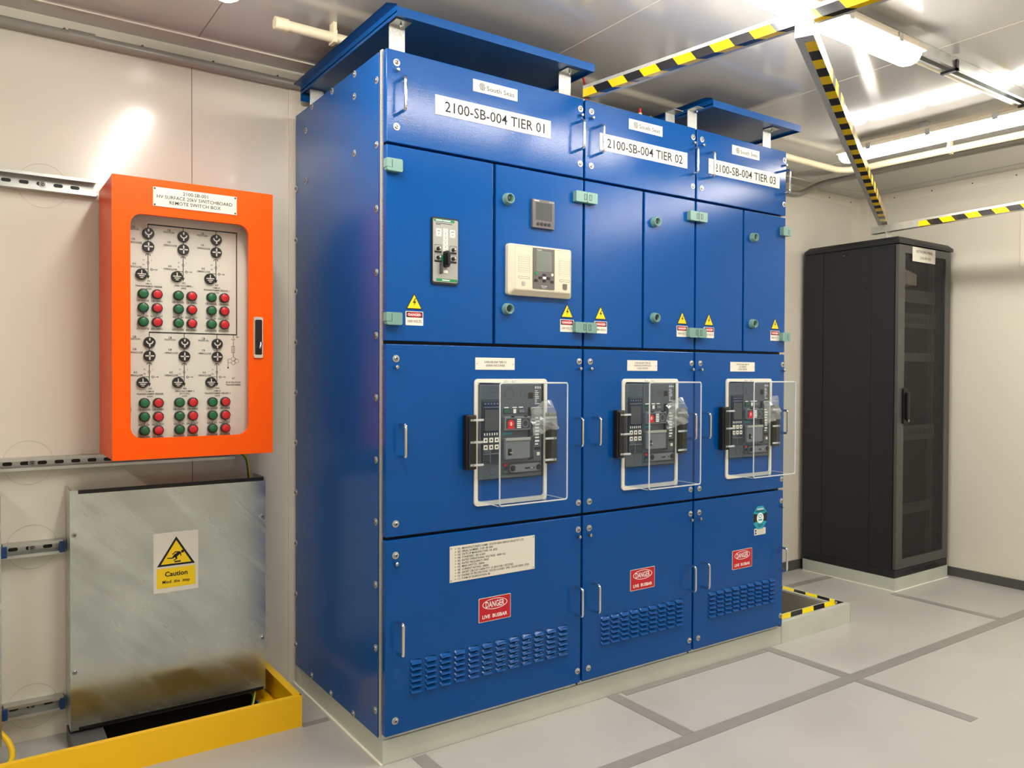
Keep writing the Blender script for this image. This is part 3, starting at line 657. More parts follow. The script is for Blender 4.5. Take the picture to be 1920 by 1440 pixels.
        mb.ring(circ(cx, cz + .006, .012, 16, .008), circ(cx, cz + .006, .009, 16, .005), -.0014, -.0017, 'teal_sticker').box(cx - .012, cx + .012, -.0019, -.0015, cz - .014, cz - .007, 'teal_sticker')
        mb.text('WARNING', -.0014, 'white_print', cx=cx, cz=cz + .038, h=.008, bold=.03, wmax=.045).text('SHOCKWATCH', -.0014, 'black_print', cx=cx, cz=cz + .0285, h=.0075, bold=.03, wmax=.062).box(cx - .018, cx + .018, -.0015, -.001, cz - .034, cz - .031, 'black_print').box(cx - .012, cx + .012, -.0015, -.001, cz - .041, cz - .039, 'black_print')
        plabel(mb.build('octagon_sticker', p), 'teal and black octagonal warning sticker')
        mb = MB().prism(rrect(1.791, 1.870, .532, .562, .003, 2), 0, -.0006, 'white_plate').flat(circ(1.801, .5525, .006, 12, .005), -.0009, 'blue_cap').flat(circ(1.801, .5405, .006, 12, .005), -.0009, 'blue_cap')
        for k in range(4): mb.box(1.812, 1.862 - .006 * (k % 2), -.0010, -.0007, .537 + k * .006, .5385 + k * .006, 'ats_grey')
        plabel(mb.build('small_label', p), 'small white sticker with blue marks')
    if T_ == 0:
        # changeover controller on the left door
        xa_, xb_, za_, zb_ = .160, .2565, 1.5405, 1.7525; cx = (xa_ + xb_) / 2
        mb = MB().prism(rrect(xa_ - .002, xb_ + .002, za_ - .003, zb_ + .002, .006, 3), 0, -.007, 'black').flat(rrect(xa_ + .002, xb_ - .001, za_ + .004, zb_ - .003, .005, 3), -.0074, 'ats_grey')
        mb.flat(rrect(xa_ + .004, xb_ - .014, zb_ - .0125, zb_ - .0035, .003, 2), -.0077, 'ats_green').box(xa_ + .012, xa_ + .036, -.0082, -.0078, zb_ - .0098, zb_ - .0062, 'white_print').box(xa_ + .039, xb_ - .030, -.0082, -.0078, zb_ - .0098, zb_ - .0062, 'white_print')
        mb.flat(rrect(xa_ + .014, xb_ - .002, za_ + .006, za_ + .0155, .003, 2), -.0077, 'ats_green').box(xa_ + .036, xa_ + .064, -.0082, -.0078, za_ + .009, za_ + .0125, 'white_print')
        for zz, ww in ((zb_ - .0175, .062), (zb_ - .0215, .018)): mb.box(xa_ + .012, xa_ + .012 + ww, -.0078, -.0075, zz - .001, zz + .001, 'grey_print')
        for px in (xa_ + .013, xb_ - .032): mb.flat(rrect(px, px + .020, zb_ - .060, zb_ - .035, .002, 2), -.0079, 'white_plate').box(px + .004, px + .016, -.0084, -.008, zb_ - .043, zb_ - .041, 'grey_print').box(px + .0085, px + .0115, -.0084, -.008, zb_ - .053, zb_ - .050, 'black_print')
        mb.flat(rrect(cx - .009, cx + .009, za_ + .105, zb_ - .033, .002, 2), -.0079, 'white_plate')
        for k in range(5): mb.box(cx - .008, cx + .008, -.0083, -.008, zb_ - .045 - k * .0145, zb_ - .0435 - k * .0145, 'ats_grey').box(cx - .0015, cx + .0015, -.0083, -.008, zb_ - .051 - k * .0145, zb_ - .048 - k * .0145, 'black_print')
        mb.flat(rrect(cx - .0175, cx + .0185, za_ + .062, za_ + .092, .003, 2), -.0079, 'ats_green')
        for px in (xa_ + .007, xb_ - .033):
            for zz in (za_ + .098, za_ + .068):
                mb.ring(rrect(px, px + .027, zz, zz + .027, .003, 2), rrect(px + .001, px + .026, zz + .001, zz + .026, .003, 2), -.0076, -.008, 'grey_print').box(px, px + .026, -.0083, -.0079, zz, zz + .006, 'black_print')
        mb.prism(rrect(cx - .0085, cx + .0085, za_ + .034, za_ + .044, .002, 2), -.0075, -.009, 'white_plate')
        ct = mb.build('transfer_controller', t); plabel(ct, 'grey and green controller plate with black lever')
        MB().prism(rrect(cx - .009, cx + .009, za_ + .052, za_ + .106, .006, 3), -.008, -.022, 'black').box(cx - .005, cx + .005, -.034, -.022, za_ + .06, za_ + .100, 'black', .002).build('lever', ct)
        MB().box(xa_ + .026, xa_ + .031, -.022, -.0075, za_ + .030, za_ + .066, 'grey_print', .001).build('toggle', ct)
        for px in (xa_ + .021, xb_ - .019):
            for zz in (za_ + .112, za_ + .083): MB().lathe((px, -.0076, zz), [(.0065, 0), (.0055, -.007)], 'black', 12).box(px + .001, px + .006, -.0165, -.0146, zz + .0, zz + .004, 'white_plate').build('dial', ct)
        # multimeter
        mb = MB().box(.557, .6545, -.012, 0, 1.762, 1.863, 'meter_grey', .002).ring(rrect(.571, .6435, 1.790, 1.853, .002, 2), rrect(.5725, .642, 1.7915, 1.8515, .002, 2), -.012, -.0126, 'rack_grey').text('SIEMENS', -.0124, 'white_print', x0=.563, x1=.585, cz=1.8575, h=.004, bold=.02).text('PAC3220', -.0124, 'white_print', x0=.630, x1=.651, cz=1.8575, h=.004)
        mm = mb.build('power_meter', t); plabel(mm, 'square dark grey panel meter with blank screen')
        MB().flat(rrect(.573, .6415, 1.792, 1.851, .002, 2), -.0124, 'screen').build('screen', mm)
        for k in range(4): MB().prism(circ(.581 + k * .0165, 1.777, .006, 12), -.012, -.0145, 'black').build('key', mm)
        # protection relay
        mb = MB(); A = rrect(.450, .728, 1.519, 1.696, .010, 4); B = rrect(.468, .716, 1.537, 1.690, .006, 4)
        mb.prism(A, 0, -.016, 'cream_plastic'); n = len(A)
        vs = [(q[0], -.016, q[1]) for q in A] + [(q[0], -.030, q[1]) for q in B]
        mb.add(vs, [(i, (i + 1) % n, n + (i + 1) % n, n + i) for i in range(n)] + [tuple(range(n, 2 * n))], 'cream_plastic')
        y_ = -.0304
        mb.ring(rrect(.470, .714, 1.539, 1.688, .003, 2), rrect(.471, .713, 1.540, 1.687, .003, 2), -.030, y_, 'ats_grey')
        for xq, zq in ((.484, 1.580), (.664, 1.580)):
            for k in range(8): mb.ring(rrect(xq, xq + .047, zq + .018 + k * .0075, zq + .0255 + k * .0075, .0005, 1), rrect(xq + .0007, xq + .0463, zq + .0187 + k * .0075, zq + .0250 + k * .0075, .0005, 1), -.030, y_, 'ats_grey')
            mb.ring(rrect(xq, xq + .047, zq - .004, zq + .004, .0005, 1), rrect(xq + .0008, xq + .0462, zq - .0032, zq + .0032, .0005, 1), -.030, y_, 'grey_print')
            for k in range(8): mb.flat(circ(xq + (.052 if xq < .6 else -.005), zq + .022 + k * .0075, .0011, 6), y_, 'grey_print')
        mb.prism(rrect(.499, .512, 1.553, 1.566, .001, 1), -.030, -.032, 'ats_grey').prism(rrect(.679, .696, 1.550, 1.569, .002, 2), -.030, -.034, 'meter_grey')
        rl = mb.build('protection_relay', t); plabel(rl, 'cream protection relay with grey centre and small screen')
        mb = MB().box(.545, .640, -.0325, -.030, 1.545, 1.6865, 'meter_grey', .0006).ring(rrect(.561, .625, 1.608, 1.676, .002, 2), rrect(.5622, .6238, 1.6092, 1.6748, .002, 2), -.0325, -.0329, 'ats_grey')
        mb.text('Sepam', -.0328, 'white_print', x0=.562, x1=.582, cz=1.681, h=.0045).text('Schneider', -.0328, 'white_print', x0=.581, x1=.607, cz=1.5555, h=.005).text('Electric', -.0328, 'white_print', x0=.586, x1=.602, cz=1.5495, h=.003)
        mb.prism(circ(.559, 1.598, .006, 12), -.0325, -.034, 'ats_green').prism(circ(.629, 1.597, .005, 12), -.0325, -.034, 'white_plate')
        fp = mb.build('relay_keypad', rl); MB().flat(rrect(.563, .623, 1.610, 1.674, .002, 2), -.0330, 'screen_green').build('relay_screen', rl)
        for kx, kz in ((.594, 1.594), (.576, 1.584), (.594, 1.584), (.612, 1.584), (.594, 1.574), (.557, 1.573), (.628, 1.572)):
            MB().box(kx - .0065, kx + .0065, -.0345, -.0325, kz - .004, kz + .004, 'white_plate' if (kx, kz) == (.594, 1.584) else 'black').build('relay_key', rl)

# ------------------------------------------------------------------ orange remote switch box
BX0, BX1, BZ0, BZ1, BY0, BY1 = -.6995, -.190, .966, 1.872, .52, .815
t = thing('remote_switch_box', 'orange wall box with a glazed door showing rows of green and red buttons', 'switch box', ((BX0 + BX1) / 2, .82, BZ0))
mb = MB().box(BX0, BX0 + .003, BY0 + .018, BY1, BZ0, BZ1, 'orange').box(BX1 - .003, BX1, BY0 + .018, BY1, BZ0, BZ1, 'orange').box(BX0 + .003, BX1 - .003, BY0 + .018, BY1, BZ0, BZ0 + .003, 'orange').box(BX0 + .003, BX1 - .003, BY0 + .018, BY1, BZ1 - .003, BZ1, 'orange').box(BX0, BX1, BY1, BY1 + .003, BZ0, BZ1, 'orange')
enc = mb.build('enclosure', t, smooth=False)
WX0, WX1, WZ0, WZ1 = -.647, -.273, 1.032, 1.757
out = rrect(BX0 - .001, BX1 + .001, BZ0 - .002, BZ1 + .002, .002, 6); inn = rrect(WX0, WX1, WZ0, WZ1, .036, 6)
dr = MB().ring(out, inn, BY0 + .016, BY0, 'orange').ring(rrect(BX0 + .005, BX1 - .005, BZ0 + .005, BZ1 - .005, .002, 6), rrect(WX0 - .003, WX1 + .003, WZ0 - .003, WZ1 + .003, .036, 6), BY0 + .026, BY0 + .019, 'orange').build('door', t)
plabel(MB().prism(rrect(WX0 - .014, WX1 + .014, WZ0 - .014, WZ1 + .014, .036, 6), BY0 + .0185, BY0 + .0165, 'window_glass').build('window_pane', dr, smooth=False), 'clear window in the orange door')
mb = MB().box(-.580, -.3145, BY0 - .0026, BY0 - .0006, 1.787, 1.849, 'white_plate')
for i, l in enumerate(['2100-SB-001', 'HV SURFACE 20kV SWITCHBOARD', 'REMOTE SWITCH BOX']): mb.text(l, BY0 - .0029, 'black_print', cx=-.449, cz=1.8365 - i * .0168, h=.0112, wmax=.24, bold=.008)
for qx in (-.575, -.3195):
    for qz in (1.792, 1.844): mb.lathe((qx, BY0 - .0026, qz), [(.0032, 0), (.002, -.003)], 'dark_screw', 8)
plabel(mb.build('name_plate', dr), 'white engraved plate on the orange door')
mb = MB().prism(rrect(-.2575, -.2255, 1.298, 1.441, .005, 3), BY0, BY0 - .006, 'chrome').prism(rrect(-.2525, -.2305, 1.309, 1.431, .004, 3), BY0 - .006, BY0 - .012, 'black_plastic').tube(arc([(-.2395, BY0 - .012, 1.334), (-.2395, BY0 - .024, 1.332), (-.2365, BY0 - .022, 1.352)], .006), .0045, 'chrome')
plabel(mb.build('swing_handle', dr), 'chrome and black swing handle')
IY = .600
mb = MB().box(BX0 + .02, BX1 - .062, IY, IY + .004, BZ0 + .03, BZ1 - .05, 'white_plate')
P_ = 'black_print'; y_ = IY - .0006; TY = IY - .0008
def ln(x0, x1, z0, z1, wd=.0028):
    if abs(x1 - x0) < abs(z1 - z0): mb.box(x0 - wd / 2, x0 + wd / 2, y_, IY, min(z0, z1), max(z0, z1), P_)
    else: mb.box(min(x0, x1), max(x0, x1), y_, IY, z0 - wd / 2, z0 + wd / 2, P_)
def lt(s, cx, cz, h=.0062, wmax=None): mb.text(s, TY, P_, cx=cx, cz=cz, h=h, wmax=wmax, bold=.01)
CX = (-.581, -.471, -.363)
NM = [[['A1', '1MVA', 'TRANSFORMER FEEDER', '630A'], ['A2', 'GRID INCOMER 1', '630A'], ['A3', '10MVA', 'TRANSFORMER FEEDER 1', '630A']], [['A5', '2.5MVA', 'TRANSFORMER FEEDER', '630A'], ['A6', 'GRID INCOMER 2', '(FUTURE)', '630A'], ['A4', '10MVA', 'TRANSFORMER FEEDER 2', '630A']]]
ROW = [(1.739, 1.708, 1.664, 1.571, (1.507, 1.461, 1.414)), (1.380, 1.346, 1.301, 1.212, (1.144, 1.098, 1.052))]
btns = []; inds = []
ln(CX[0] - .0018, -.291, 1.739, 1.739, .0042); ln(-.2925, -.2925, 1.741, 1.378, .0036); ln(CX[0] + .002, -.291, 1.380, 1.380, .0042)
for r_, (zb, zp, zo, ze, zbt) in enumerate(ROW):
    for c_, cx in enumerate(CX):
        cx += .003 * r_
        ln(cx, cx, zb, zo - .018, .0022)
        mb.ring([(cx + (.008 if True else 0) * math.cos(a), zo - .030 + .008 * math.sin(a)) for a in [PI * k / 10 for k in range(11)]] , [(cx + .006 * math.cos(a), zo - .030 + .006 * math.sin(a)) for a in [PI * k / 10 for k in range(11)]], IY, y_, P_)
        ln(cx, cx, zo - .024, ze - .002, .0022); mb.flat([(cx - .005, ze - .002), (cx + .005, ze - .002), (cx, ze - .014)], y_, P_)
        mb.ring(circ(cx, zo - .053, .0045, 12), circ(cx, zo - .053, .0035, 12), IY, y_, P_)
        lt('P1', cx - .014, zo - .045, .0045); lt('P2', cx - .014, zo - .060, .0045); lt('3', cx + .010, zo - .045, .0045)
        ln(cx - .020, cx, ze + .019, ze + .019, .0018)
        mb.ring([(cx + .0105, ze + .0135), (cx + .0155, ze + .0185), (cx + .0105, ze + .0235), (cx + .0055, ze + .0185)], [(cx + .0105, ze + .0155), (cx + .0135, ze + .0185), (cx + .0105, ze + .0215), (cx + .0075, ze + .0185)], IY, y_, P_); ln(cx + .0155, cx + .024, ze + .0185, ze + .0185, .001); mb.ring(circ(cx + .0265, ze + .0185, .0028, 8), circ(cx + .0265, ze + .0185, .0018, 8), IY, y_, P_)
        lt('CB', cx - .045, zp + .018); lt('POSITION', cx - .045, zp + .0105, wmax=.034); lt('CB', cx - .045, zo + .022); lt('OPEN/CLOSE', cx - .041, zo + .011, wmax=.043)
        lt('E/S', cx - .042, ze + .034); lt('OPEN/CLOSE', cx - .041, ze + .024, wmax=.043)
        z = ze - .020
        for l in NM[r_][c_]: lt(l, cx + .002, z, .0068 if l[0] == 'A' and len(l) == 2 else .0056, wmax=.088); z -= .0098 if l[0] == 'A' and len(l) == 2 else .0083
        inds += [(cx, zp, 'arm'), (cx, zo, 'cross'), (cx - .021, ze, 'earth')]
        for k, zz in enumerate(zbt):
            btns += [(cx - .0165, zz, 'green_btn'), (cx + .0265, zz, 'red_btn')]
            a, b = (('CB CLOSE', 'CB OPEN'), ('RACK IN', 'RACK OUT'), ('E/S CLOSE', 'E/S OPEN'))[k]
            dz = .0225 if k != 1 else .027
            lt(a, cx - .0165, zz - dz, .006, wmax=.040); lt(b, cx + .0265, zz - dz, .006, wmax=.038)
            if k == 1: lt('CB', cx - .0165, zz - .0195, .0055); lt('CB', cx + .0265, zz - .0195, .0055)
vx = -.304
ln(vx, vx, 1.380, 1.364, .0014); mb.ring([(vx + .006 * math.cos(PI + PI * k / 8), 1.366 + .006 * math.sin(PI + PI * k / 8)) for k in range(9)], [(vx + .0045 * math.cos(PI + PI * k / 8), 1.366 + .0045 * math.sin(PI + PI * k / 8)) for k in range(9)], IY, y_, P_)
ln(vx, vx, 1.358, 1.302, .0014); mb.ring(rrect(vx - .0055, vx + .0055, 1.316, 1.340, .0005, 1), rrect(vx - .0043, vx + .0043, 1.3172, 1.3388, .0005, 1), IY, y_, P_)
for qx, qz in ((vx, 1.294), (vx, 1.281), (vx + .0115, 1.2875)): mb.ring(circ(qx, qz, .0075, 16), circ(qx, qz, .0065, 16), IY, y_, P_)
ln(vx - .018, vx - .007, 1.294, 1.294, .0012); ln(vx - .018, vx - .018, 1.294, 1.266, .0012); ln(vx - .018, vx - .007, 1.281, 1.281, .0012); mb.flat([(vx - .0215, 1.266), (vx - .0145, 1.266), (vx - .018, 1.258)], y_, P_)
mb.ring(circ(vx + .013, 1.372, .003, 8), circ(vx + .013, 1.372, .002, 8), IY, y_, P_); ln(vx + .016, vx + .021, 1.372, 1.372, .001)
lt('A7', vx, 1.226, .0062); lt('BUS VOLTAGE', vx, 1.212, .0056, wmax=.05); lt('TRANSFORMER', vx, 1.203, .0056, wmax=.052)
ip = mb.build('mimic_panel', t, smooth=False); plabel(ip, 'white panel printed with a single line diagram')
def ind_mesh(kind):
    m = MB().lathe((0, 0, 0), [(.0185, 0), (.0182, -.009), (.0165, -.0105)], 'black', 24); y = -.0109; W = 'white_plate'
    if kind == 'cross': m.box(-.0135, -.003, y, -.0105, -.002, .002, W).box(.003, .0135, y, -.0105, -.002, .002, W).box(-.002, .002, y, -.0105, .003, .0135, W).box(-.002, .002, y, -.0105, -.0135, -.003, W).flat(circ(0, 0, .0022, 10), y, 'ats_grey')
    elif kind == 'arm':
        A = [PI + PI * k / 8 for k in range(9)]; m.ring([(.0115 * math.cos(a), .0045 + .0115 * math.sin(a)) for a in A], [(.008 * math.cos(a), .0045 + .008 * math.sin(a)) for a in A], -.0105, y, W)
        m.box(-.002, .002, y, -.0105, -.0145, -.006, W).box(-.002, .002, y, -.0105, .006, .014, W)
    else: m.box(-.0015, .0015, y, -.0105, .002, .0135, W).box(-.013, .013, y, -.0105, -.001, .002, W).box(-.0085, .0085, y, -.0105, -.007, -.004, W).box(-.0045, .0045, y, -.0105, -.0125, -.010, W)
    return mesh_of(m, 'position_indicator')
IM = {k: ind_mesh(k) for k in ('cross', 'arm', 'earth')}
for a, b, k in inds: inst(IM[k], 'position_indicator', ip, (a, IY, b))
BM_ = {k: mesh_of(MB().lathe((0, 0, 0), [(.0168, 0), (.0168, -.012), (.0145, -.0135)], 'black', 22).lathe((0, 0, 0), [(.0135, -.0132), (.0130, -.019), (.0105, -.0205)], k, 22), 'push_button') for k in ('green_btn', 'red_btn')}
for a, b, k in btns: plabel(inst(BM_[k], 'push_button', ip, (a, IY, b)), 'green push button' if k[0] == 'g' else 'red push button')
MB().tube(arc([(-.683, .575, 1.17), (-.660, .560, 1.165), (-.640, .560, 1.13), (-.655, .560, 1.075), (-.685, .575, 1.065)], .05), .004, 'cable_green').build('earth_lead', t)
for q in (-.60, -.30): MB().box(q - .03, q + .03, .70, .80, BZ0 - .012, BZ0 - .003, 'red_clip').build('mounting_bracket', t)

# ------------------------------------------------------------------ wall rails (slotted channels)
def rail(z0, z1, x0, x1, lab, caps=False, y0=.808):
    mb = MB(); m = 'galv'; h = z1 - z0
    mb.box(x0, x1, YB - .0045, YB - .001, z0, z1, m).box(x0, x1, y0, YB - .0045, z0, z0 + .0025, m).box(x0, x1, y0, YB - .0045, z1 - .0025, z1, m)
    mb.box(x0, x1, y0, y0 + .0025, z0 + .0025, z0 + .010, m).box(x0, x1, y0, y0 + .0025, z1 - .010, z1 - .0025, m)
    n = int((x1 - x0) / .05)
    for i in range(n):
        cx = x0 + .03 + i * .05
        if cx + .014 < x1: mb.prism(rrect(cx - .014, cx + .014, (z0 + z1) / 2 - .006, (z0 + z1) / 2 + .006, .0055, 3), YB - .0045, YB - .0052, 'black')
    t = solo(mb, 'wall_rail', lab, 'rail', 'slotted metal rails on the back wall')
    cx = -.865 if z0 > 1 else -.90
    if x1 > -.9: inst(BOLT, 'rail_bolt', t, (cx, YB - .0052, (z0 + z1) / 2))
    if caps:
        for q in (x0, x1): MB().box(q - (.010 if q == x0 else .012), q + (.012 if q == x0 else .004), y0 - .004, YB - .006, z0 + .004, z1 - .004, 'blue_cap', .002).build('end_cap', t)
rail(1.852, 1.908, -2.4, -.705, 'slotted metal rail on the wall level with the top of the orange box')
rail(.918, .960, -2.4, -.24, 'slotted metal rail on the wall passing beneath the orange box')
rail(.630, .676, -.985, -.812, 'short metal rail with blue ends, upper of the pair left of the galvanised cover', True)
rail(.095, .141, -.985, -.812, 'short metal rail with blue ends, lower of the pair left of the galvanised cover', True)

# ------------------------------------------------------------------ galvanised cover panels
def cover(x0, x1, lab, sign):
    t = thing('cable_cover', lab, 'cover panel', ((x0 + x1) / 2, .77, .057), 'galvanised covers above the yellow kerb')
    z0, z1, y = .057, .8545, .700
    MB().box(x0, x1, y, y + .0025, z0, z1, 'galv_sheet').box(x0, x0 + .0025, y + .0025, .845, z0, z1, 'galv').box(x1 - .0025, x1, y + .0025, .845, z0 if sign else .14, z1, 'galv').build('sheet', t, smooth=False)
    MB().box(x0 + .024, x1 - .008, y - .0025, y + .006, z1 - .012, z1 + .0005, 'black').build('edge_strip', t)
    MB().box(x0 + .024, x1 - .008, y - .0025, y + .006, z0 - .0005, z0 + .010, 'black').build('edge_strip', t)
    for qx in (x0 + .012, x1 - .013):
        for qz in (.253, .708): inst(BOLT, 'screw', t, (qx, y, qz), scale=(.85, 1, .85))
    if sign:
        a, b, c, d = -.548, -.4, .474, .684; cx = (a + b) / 2; ys = y - .0006
        mb = MB().box(a, b, ys, y, c, d, 'white_plate').flat([(a + .010, c + .016), (b - .010, c + .016), (b - .010, c + .085), (a + .010, c + .085)], ys - .0003, 'sign_yellow')
        tr = [(cx - .063, c + .092), (cx + .063, c + .092), (cx, d - .016)]; g = (cx, c + .092 + .034)
        # rounded black triangle with yellow field
        def off(k): return [(g[0] + (q[0] - g[0]) * k, g[1] + (q[1] - g[1]) * k) for q in tr]
        mb.flat(off(1.0), ys - .0003, 'black_print').flat(off(.80), ys - .0005, 'sign_yellow')
        F = ys - .0008; B_ = 'black_print'; px, pz = cx, g[1]
        mb.flat(circ(px + .021, pz + .013, .0052, 12), F, B_)
        mb.flat([(px + .017, pz + .009), (px + .012, pz + .014), (px - .008, pz + .004), (px - .004, pz - .006), (px + .004, pz - .003)], F, B_)
        mb.flat([(px + .011, pz + .014), (px - .004, pz + .0145), (px - .014, pz + .006), (px - .012, pz + .0035), (px - .003, pz + .011), (px + .009, pz + .009)], F, B_)
        mb.flat([(px + .012, pz + .009), (px + .014, pz - .003), (px + .0165, pz - .003), (px + .0165, pz + .009)], F, B_)
        mb.flat([(px - .008, pz + .003), (px - .014, pz - .006), (px - .030, pz - .005), (px - .030, pz - .008), (px - .012, pz - .010), (px - .003, pz - .004)], F, B_)
        mb.flat([(px - .006, pz - .002), (px + .002, pz - .003), (px + .004, pz - .011), (px - .008, pz - .018), (px - .010, pz - .0155), (px - .002, pz - .010)], F, B_)
        mb.flat([(px - .006, pz - .0235), (px + .015, pz - .0235), (px + .015, pz - .0185), (px - .006, pz - .0185)], F, B_)
        mb.text('Caution', F, B_, cx=cx, cz=c + .064, h=.0165, bold=.025, wmax=.09).text('Mind  the  step', F, B_, cx=cx, cz=c + .037, h=.0105, bold=.02, wmax=.103)
        plabel(mb.build('caution_sign', t, smooth=False), 'yellow and white Caution Mind the step sign')
cover(-.802, -.1585, 'bare galvanised metal cover with a yellow Caution Mind the step sign', True)
cover(-1.64, -.993, 'galvanised metal cover at the far left edge, only its edge in view', False)

# ------------------------------------------------------------------ yellow kerb, cables and bits inside it
t = thing('yellow_kerb', 'bright yellow painted metal kerb round the floor opening below the galvanised covers', 'kerb', (-1.2, .6, 0))
KX, KY, KH = -.112, .436, .109
MB().box(-3.0, KX, KY, KY + .004, 0, KH - .0031, 'yellow').box(-3.0, KX, KY, KY + .020, KH - .003, KH, 'yellow').box(KX - .004, KX, KY + .004, .848, 0, KH, 'yellow').box(KX - .026, KX, KY + .0205, .848, KH - .003, KH + .0005, 'yellow').box(KX - .06, KX - .004, .70, .848, .0, .003, 'yellow').build('kerb_rail', t, smooth=False)
for q in (-.70, -.40, -.86): MB().cyl((q, KY + .03, 0), (q, KY + .03, .02), .006, 'steel', 8).build('anchor_bolt', t)
solo(MB().box(-.806, -.705, .59, .79, .0005, .048, 'rack_grey', .002), 'cable_gland_box', 'small grey metal box inside the yellow kerb under the galvanised cover', 'box')
solo(MB().tube(arc([(-1.02, .74, .12), (-.975, .70, .075), (-.962, .66, .04), (-.99, .60, .012), (-1.06, .56, .010)], .05), .0085, 'cable_yellow'), 'yellow_cable', 'thick yellow cable looping out beside the far left cover', 'cable')
def earth(pts, r, lab):
    P = arc(pts, .08, 8); mb = MB().tube(P, r, 'cable_green', 10); mb.tube([Vector(p) + Vector((r * .45, -r * .35, r * .35)) for p in P], r * .72, 'cable_yellow', 8)
    solo(mb, 'earth_cable', lab, 'cable', 'green and yellow earth cables')
earth([(-.275, .76, .985), (-.262, .76, .955), (-.215, .755, .935), (-.205, .755, .87), (-.202, .755, .80)], .005, 'green and yellow cable from the orange box down behind the galvanised cover')
earth([(-.197, .715, .10), (-.196, .712, .045), (-.214, .69, -.01), (-.28, .66, .012), (-.37, .655, .010), (-.42, .68, -.03)], .005, 'green and yellow cable below the galvanised cover inside the kerb')

# ------------------------------------------------------------------ black network rack
RX0, RX1, RY0, RY1 = 3.304, 3.9, .20, .809
t = thing('rack_plinth', 'pale steel plinth under the black network rack', 'plinth', (3.6, .5, 0))
MB().box(RX0, RX1, RY0, RY0 + .006, 0, .074, 'plinth', .001).box(RX0, RX0 + .006, RY0 + .006, RY1, 0, .074, 'plinth', .001).box(RX1 - .006, RX1, RY0 + .006, RY1, 0, .074, 'plinth').box(RX0 + .006, RX1 - .006, RY1 - .006, RY1, 0, .074, 'plinth').box(RX0 + .006, RX1 - .006, RY0 + .006, RY1 - .006, .070, .0739, 'plinth').build('channel', t)
MB().box(RX0 - .006, RX1 + .004, RY0 - .006, RY0, 0, .003, 'caulk').box(RX0 - .006, RX0, RY0, RY1, 0, .003, 'caulk').build('sealant_bead', t)
t = thing('network_rack', 'tall black network rack with a perforated front door in the far corner', 'rack', (3.6, .5, .075))
mb = MB()
for qx in (RX0 + .002, RX1 - .032):
    for qy in (RY0 + .022, RY1 - .04): mb.box(qx, qx + .03, qy, qy + .03, .12, 1.99, 'rack_black')
mb.box(RX0, RX1, RY0 + .004, RY1, .0755, .12, 'rack_black', .002).box(RX0 + .004, RX1 - .004, RY0 + .02, RY1, 1.985, 2.002, 'rack_black').box(RX0 + .03, RX1 - .03, RY1 - .012, RY1 - .01, .12, 1.99, 'rack_black').box(RX1 - .004, RX1 - .001, RY0 + .02, RY1, .12, 1.99, 'rack_black')
for i in range(20): mb.box(RX0 + .12 + i * .018, RX0 + .128 + i * .018, RY0 + .0032, RY0 + .004, .088, .108, 'black')
mb.build('frame', t)
mb = MB().box(RX0 - .001, RX0 + .002, RY0 + .022, .361, .12, 1.99, 'rack_black').box(RX0 - .001, RX0 + .002, .678, RY1, .12, 1.99, 'rack_black').box(RX0 + .001, RX0 + .002, .361, .678, .12, 1.99, 'rack_black')
mb.box(RX0 - .0012, RX0 + .0015, .3635, .6755, .1235, 1.987, 'rack_black', .0008)
for q in (.3605, .678): mb.box(RX0 - .0015, RX0 - .0010, q, q + .002, .12, 1.99, 'black')
sp = mb.build('side_panel', t)
for yy, zz in ((.638, 1.756), (.393, 1.761)): MB().box(RX0 - .003, RX0 - .0012, yy - .018, yy + .018, zz - .014, zz + .014, 'rack_black', .001).box(RX0 - .0036, RX0 - .003, yy - .010, yy + .006, zz - .009, zz + .009, 'black').build('finger_latch', sp)
MB().cyl((RX0 - .001, .526, 1.972), (RX0 - .005, .526, 1.972), .016, 'rack_black', 18).cyl((RX0 - .005, .526, 1.972), (RX0 - .0055, .526, 1.972), .010, 'black', 14).cyl((RX0 - .005, .537, 1.968), (RX0 - .0065, .537, 1.968), .003, 'steel', 8).build('key_lock', sp)
# roof cap with chamfered rim
mb = MB(); a = [(RX0 - .004, RY0 - .006), (RX1 + .012, RY0 - .006), (RX1 + .012, RY1 + .004), (RX0 - .004, RY1 + .004)]; i_ = .022
lo = [(x, y, 2.004) for x, y in a]; mi = [(x, y, 2.022) for x, y in a]; hi = [(a[0][0] + i_, a[0][1] + i_, 2.045), (a[1][0] - i_, a[1][1] + i_, 2.045), (a[2][0] - i_, a[2][1] - i_, 2.045), (a[3][0] + i_, a[3][1] - i_, 2.045)]
mb.add(lo + mi + hi, [(0, 1, 2, 3), (8, 9, 10, 11)] + [(k, (k + 1) % 4, 4 + (k + 1) % 4, 4 + k) for k in range(4)] + [(4 + k, 4 + (k + 1) % 4, 8 + (k + 1) % 4, 8 + k) for k in range(4)], 'rack_black')
for k in range(9): 
    y0_ = .42 + k * .022; mb.add([(RX0 - .0042 + .004, y0_, 2.0265), (RX0 - .0042 + .004, y0_ + .008, 2.0265), (RX0 + .0125, y0_ - .002, 2.040), (RX0 + .0125, y0_ - .010, 2.040)], [(0, 1, 2, 3)], 'black')
for k in range(34): mb.box(RX0 + .07 + k * .014, RX0 + .077 + k * .014, RY0 - .0064, RY0 - .0058, 2.009, 2.018, 'black')
mb.build('roof_cap', t, smooth=False)
DX0, DX1, DZ0, DZ1 = RX0 + .004, RX1 - .004, .124, 1.998
mb = MB().ring(rrect(DX0, DX1, DZ0, DZ1, .003, 2), rrect(DX0 + .068, DX1 - .060, DZ0 + .055, DZ1 - .045, .003, 2), RY0 + .018, RY0, 'rack_grey')
d_ = mb.build('front_door', t); plabel(d_, 'perforated black steel front door')
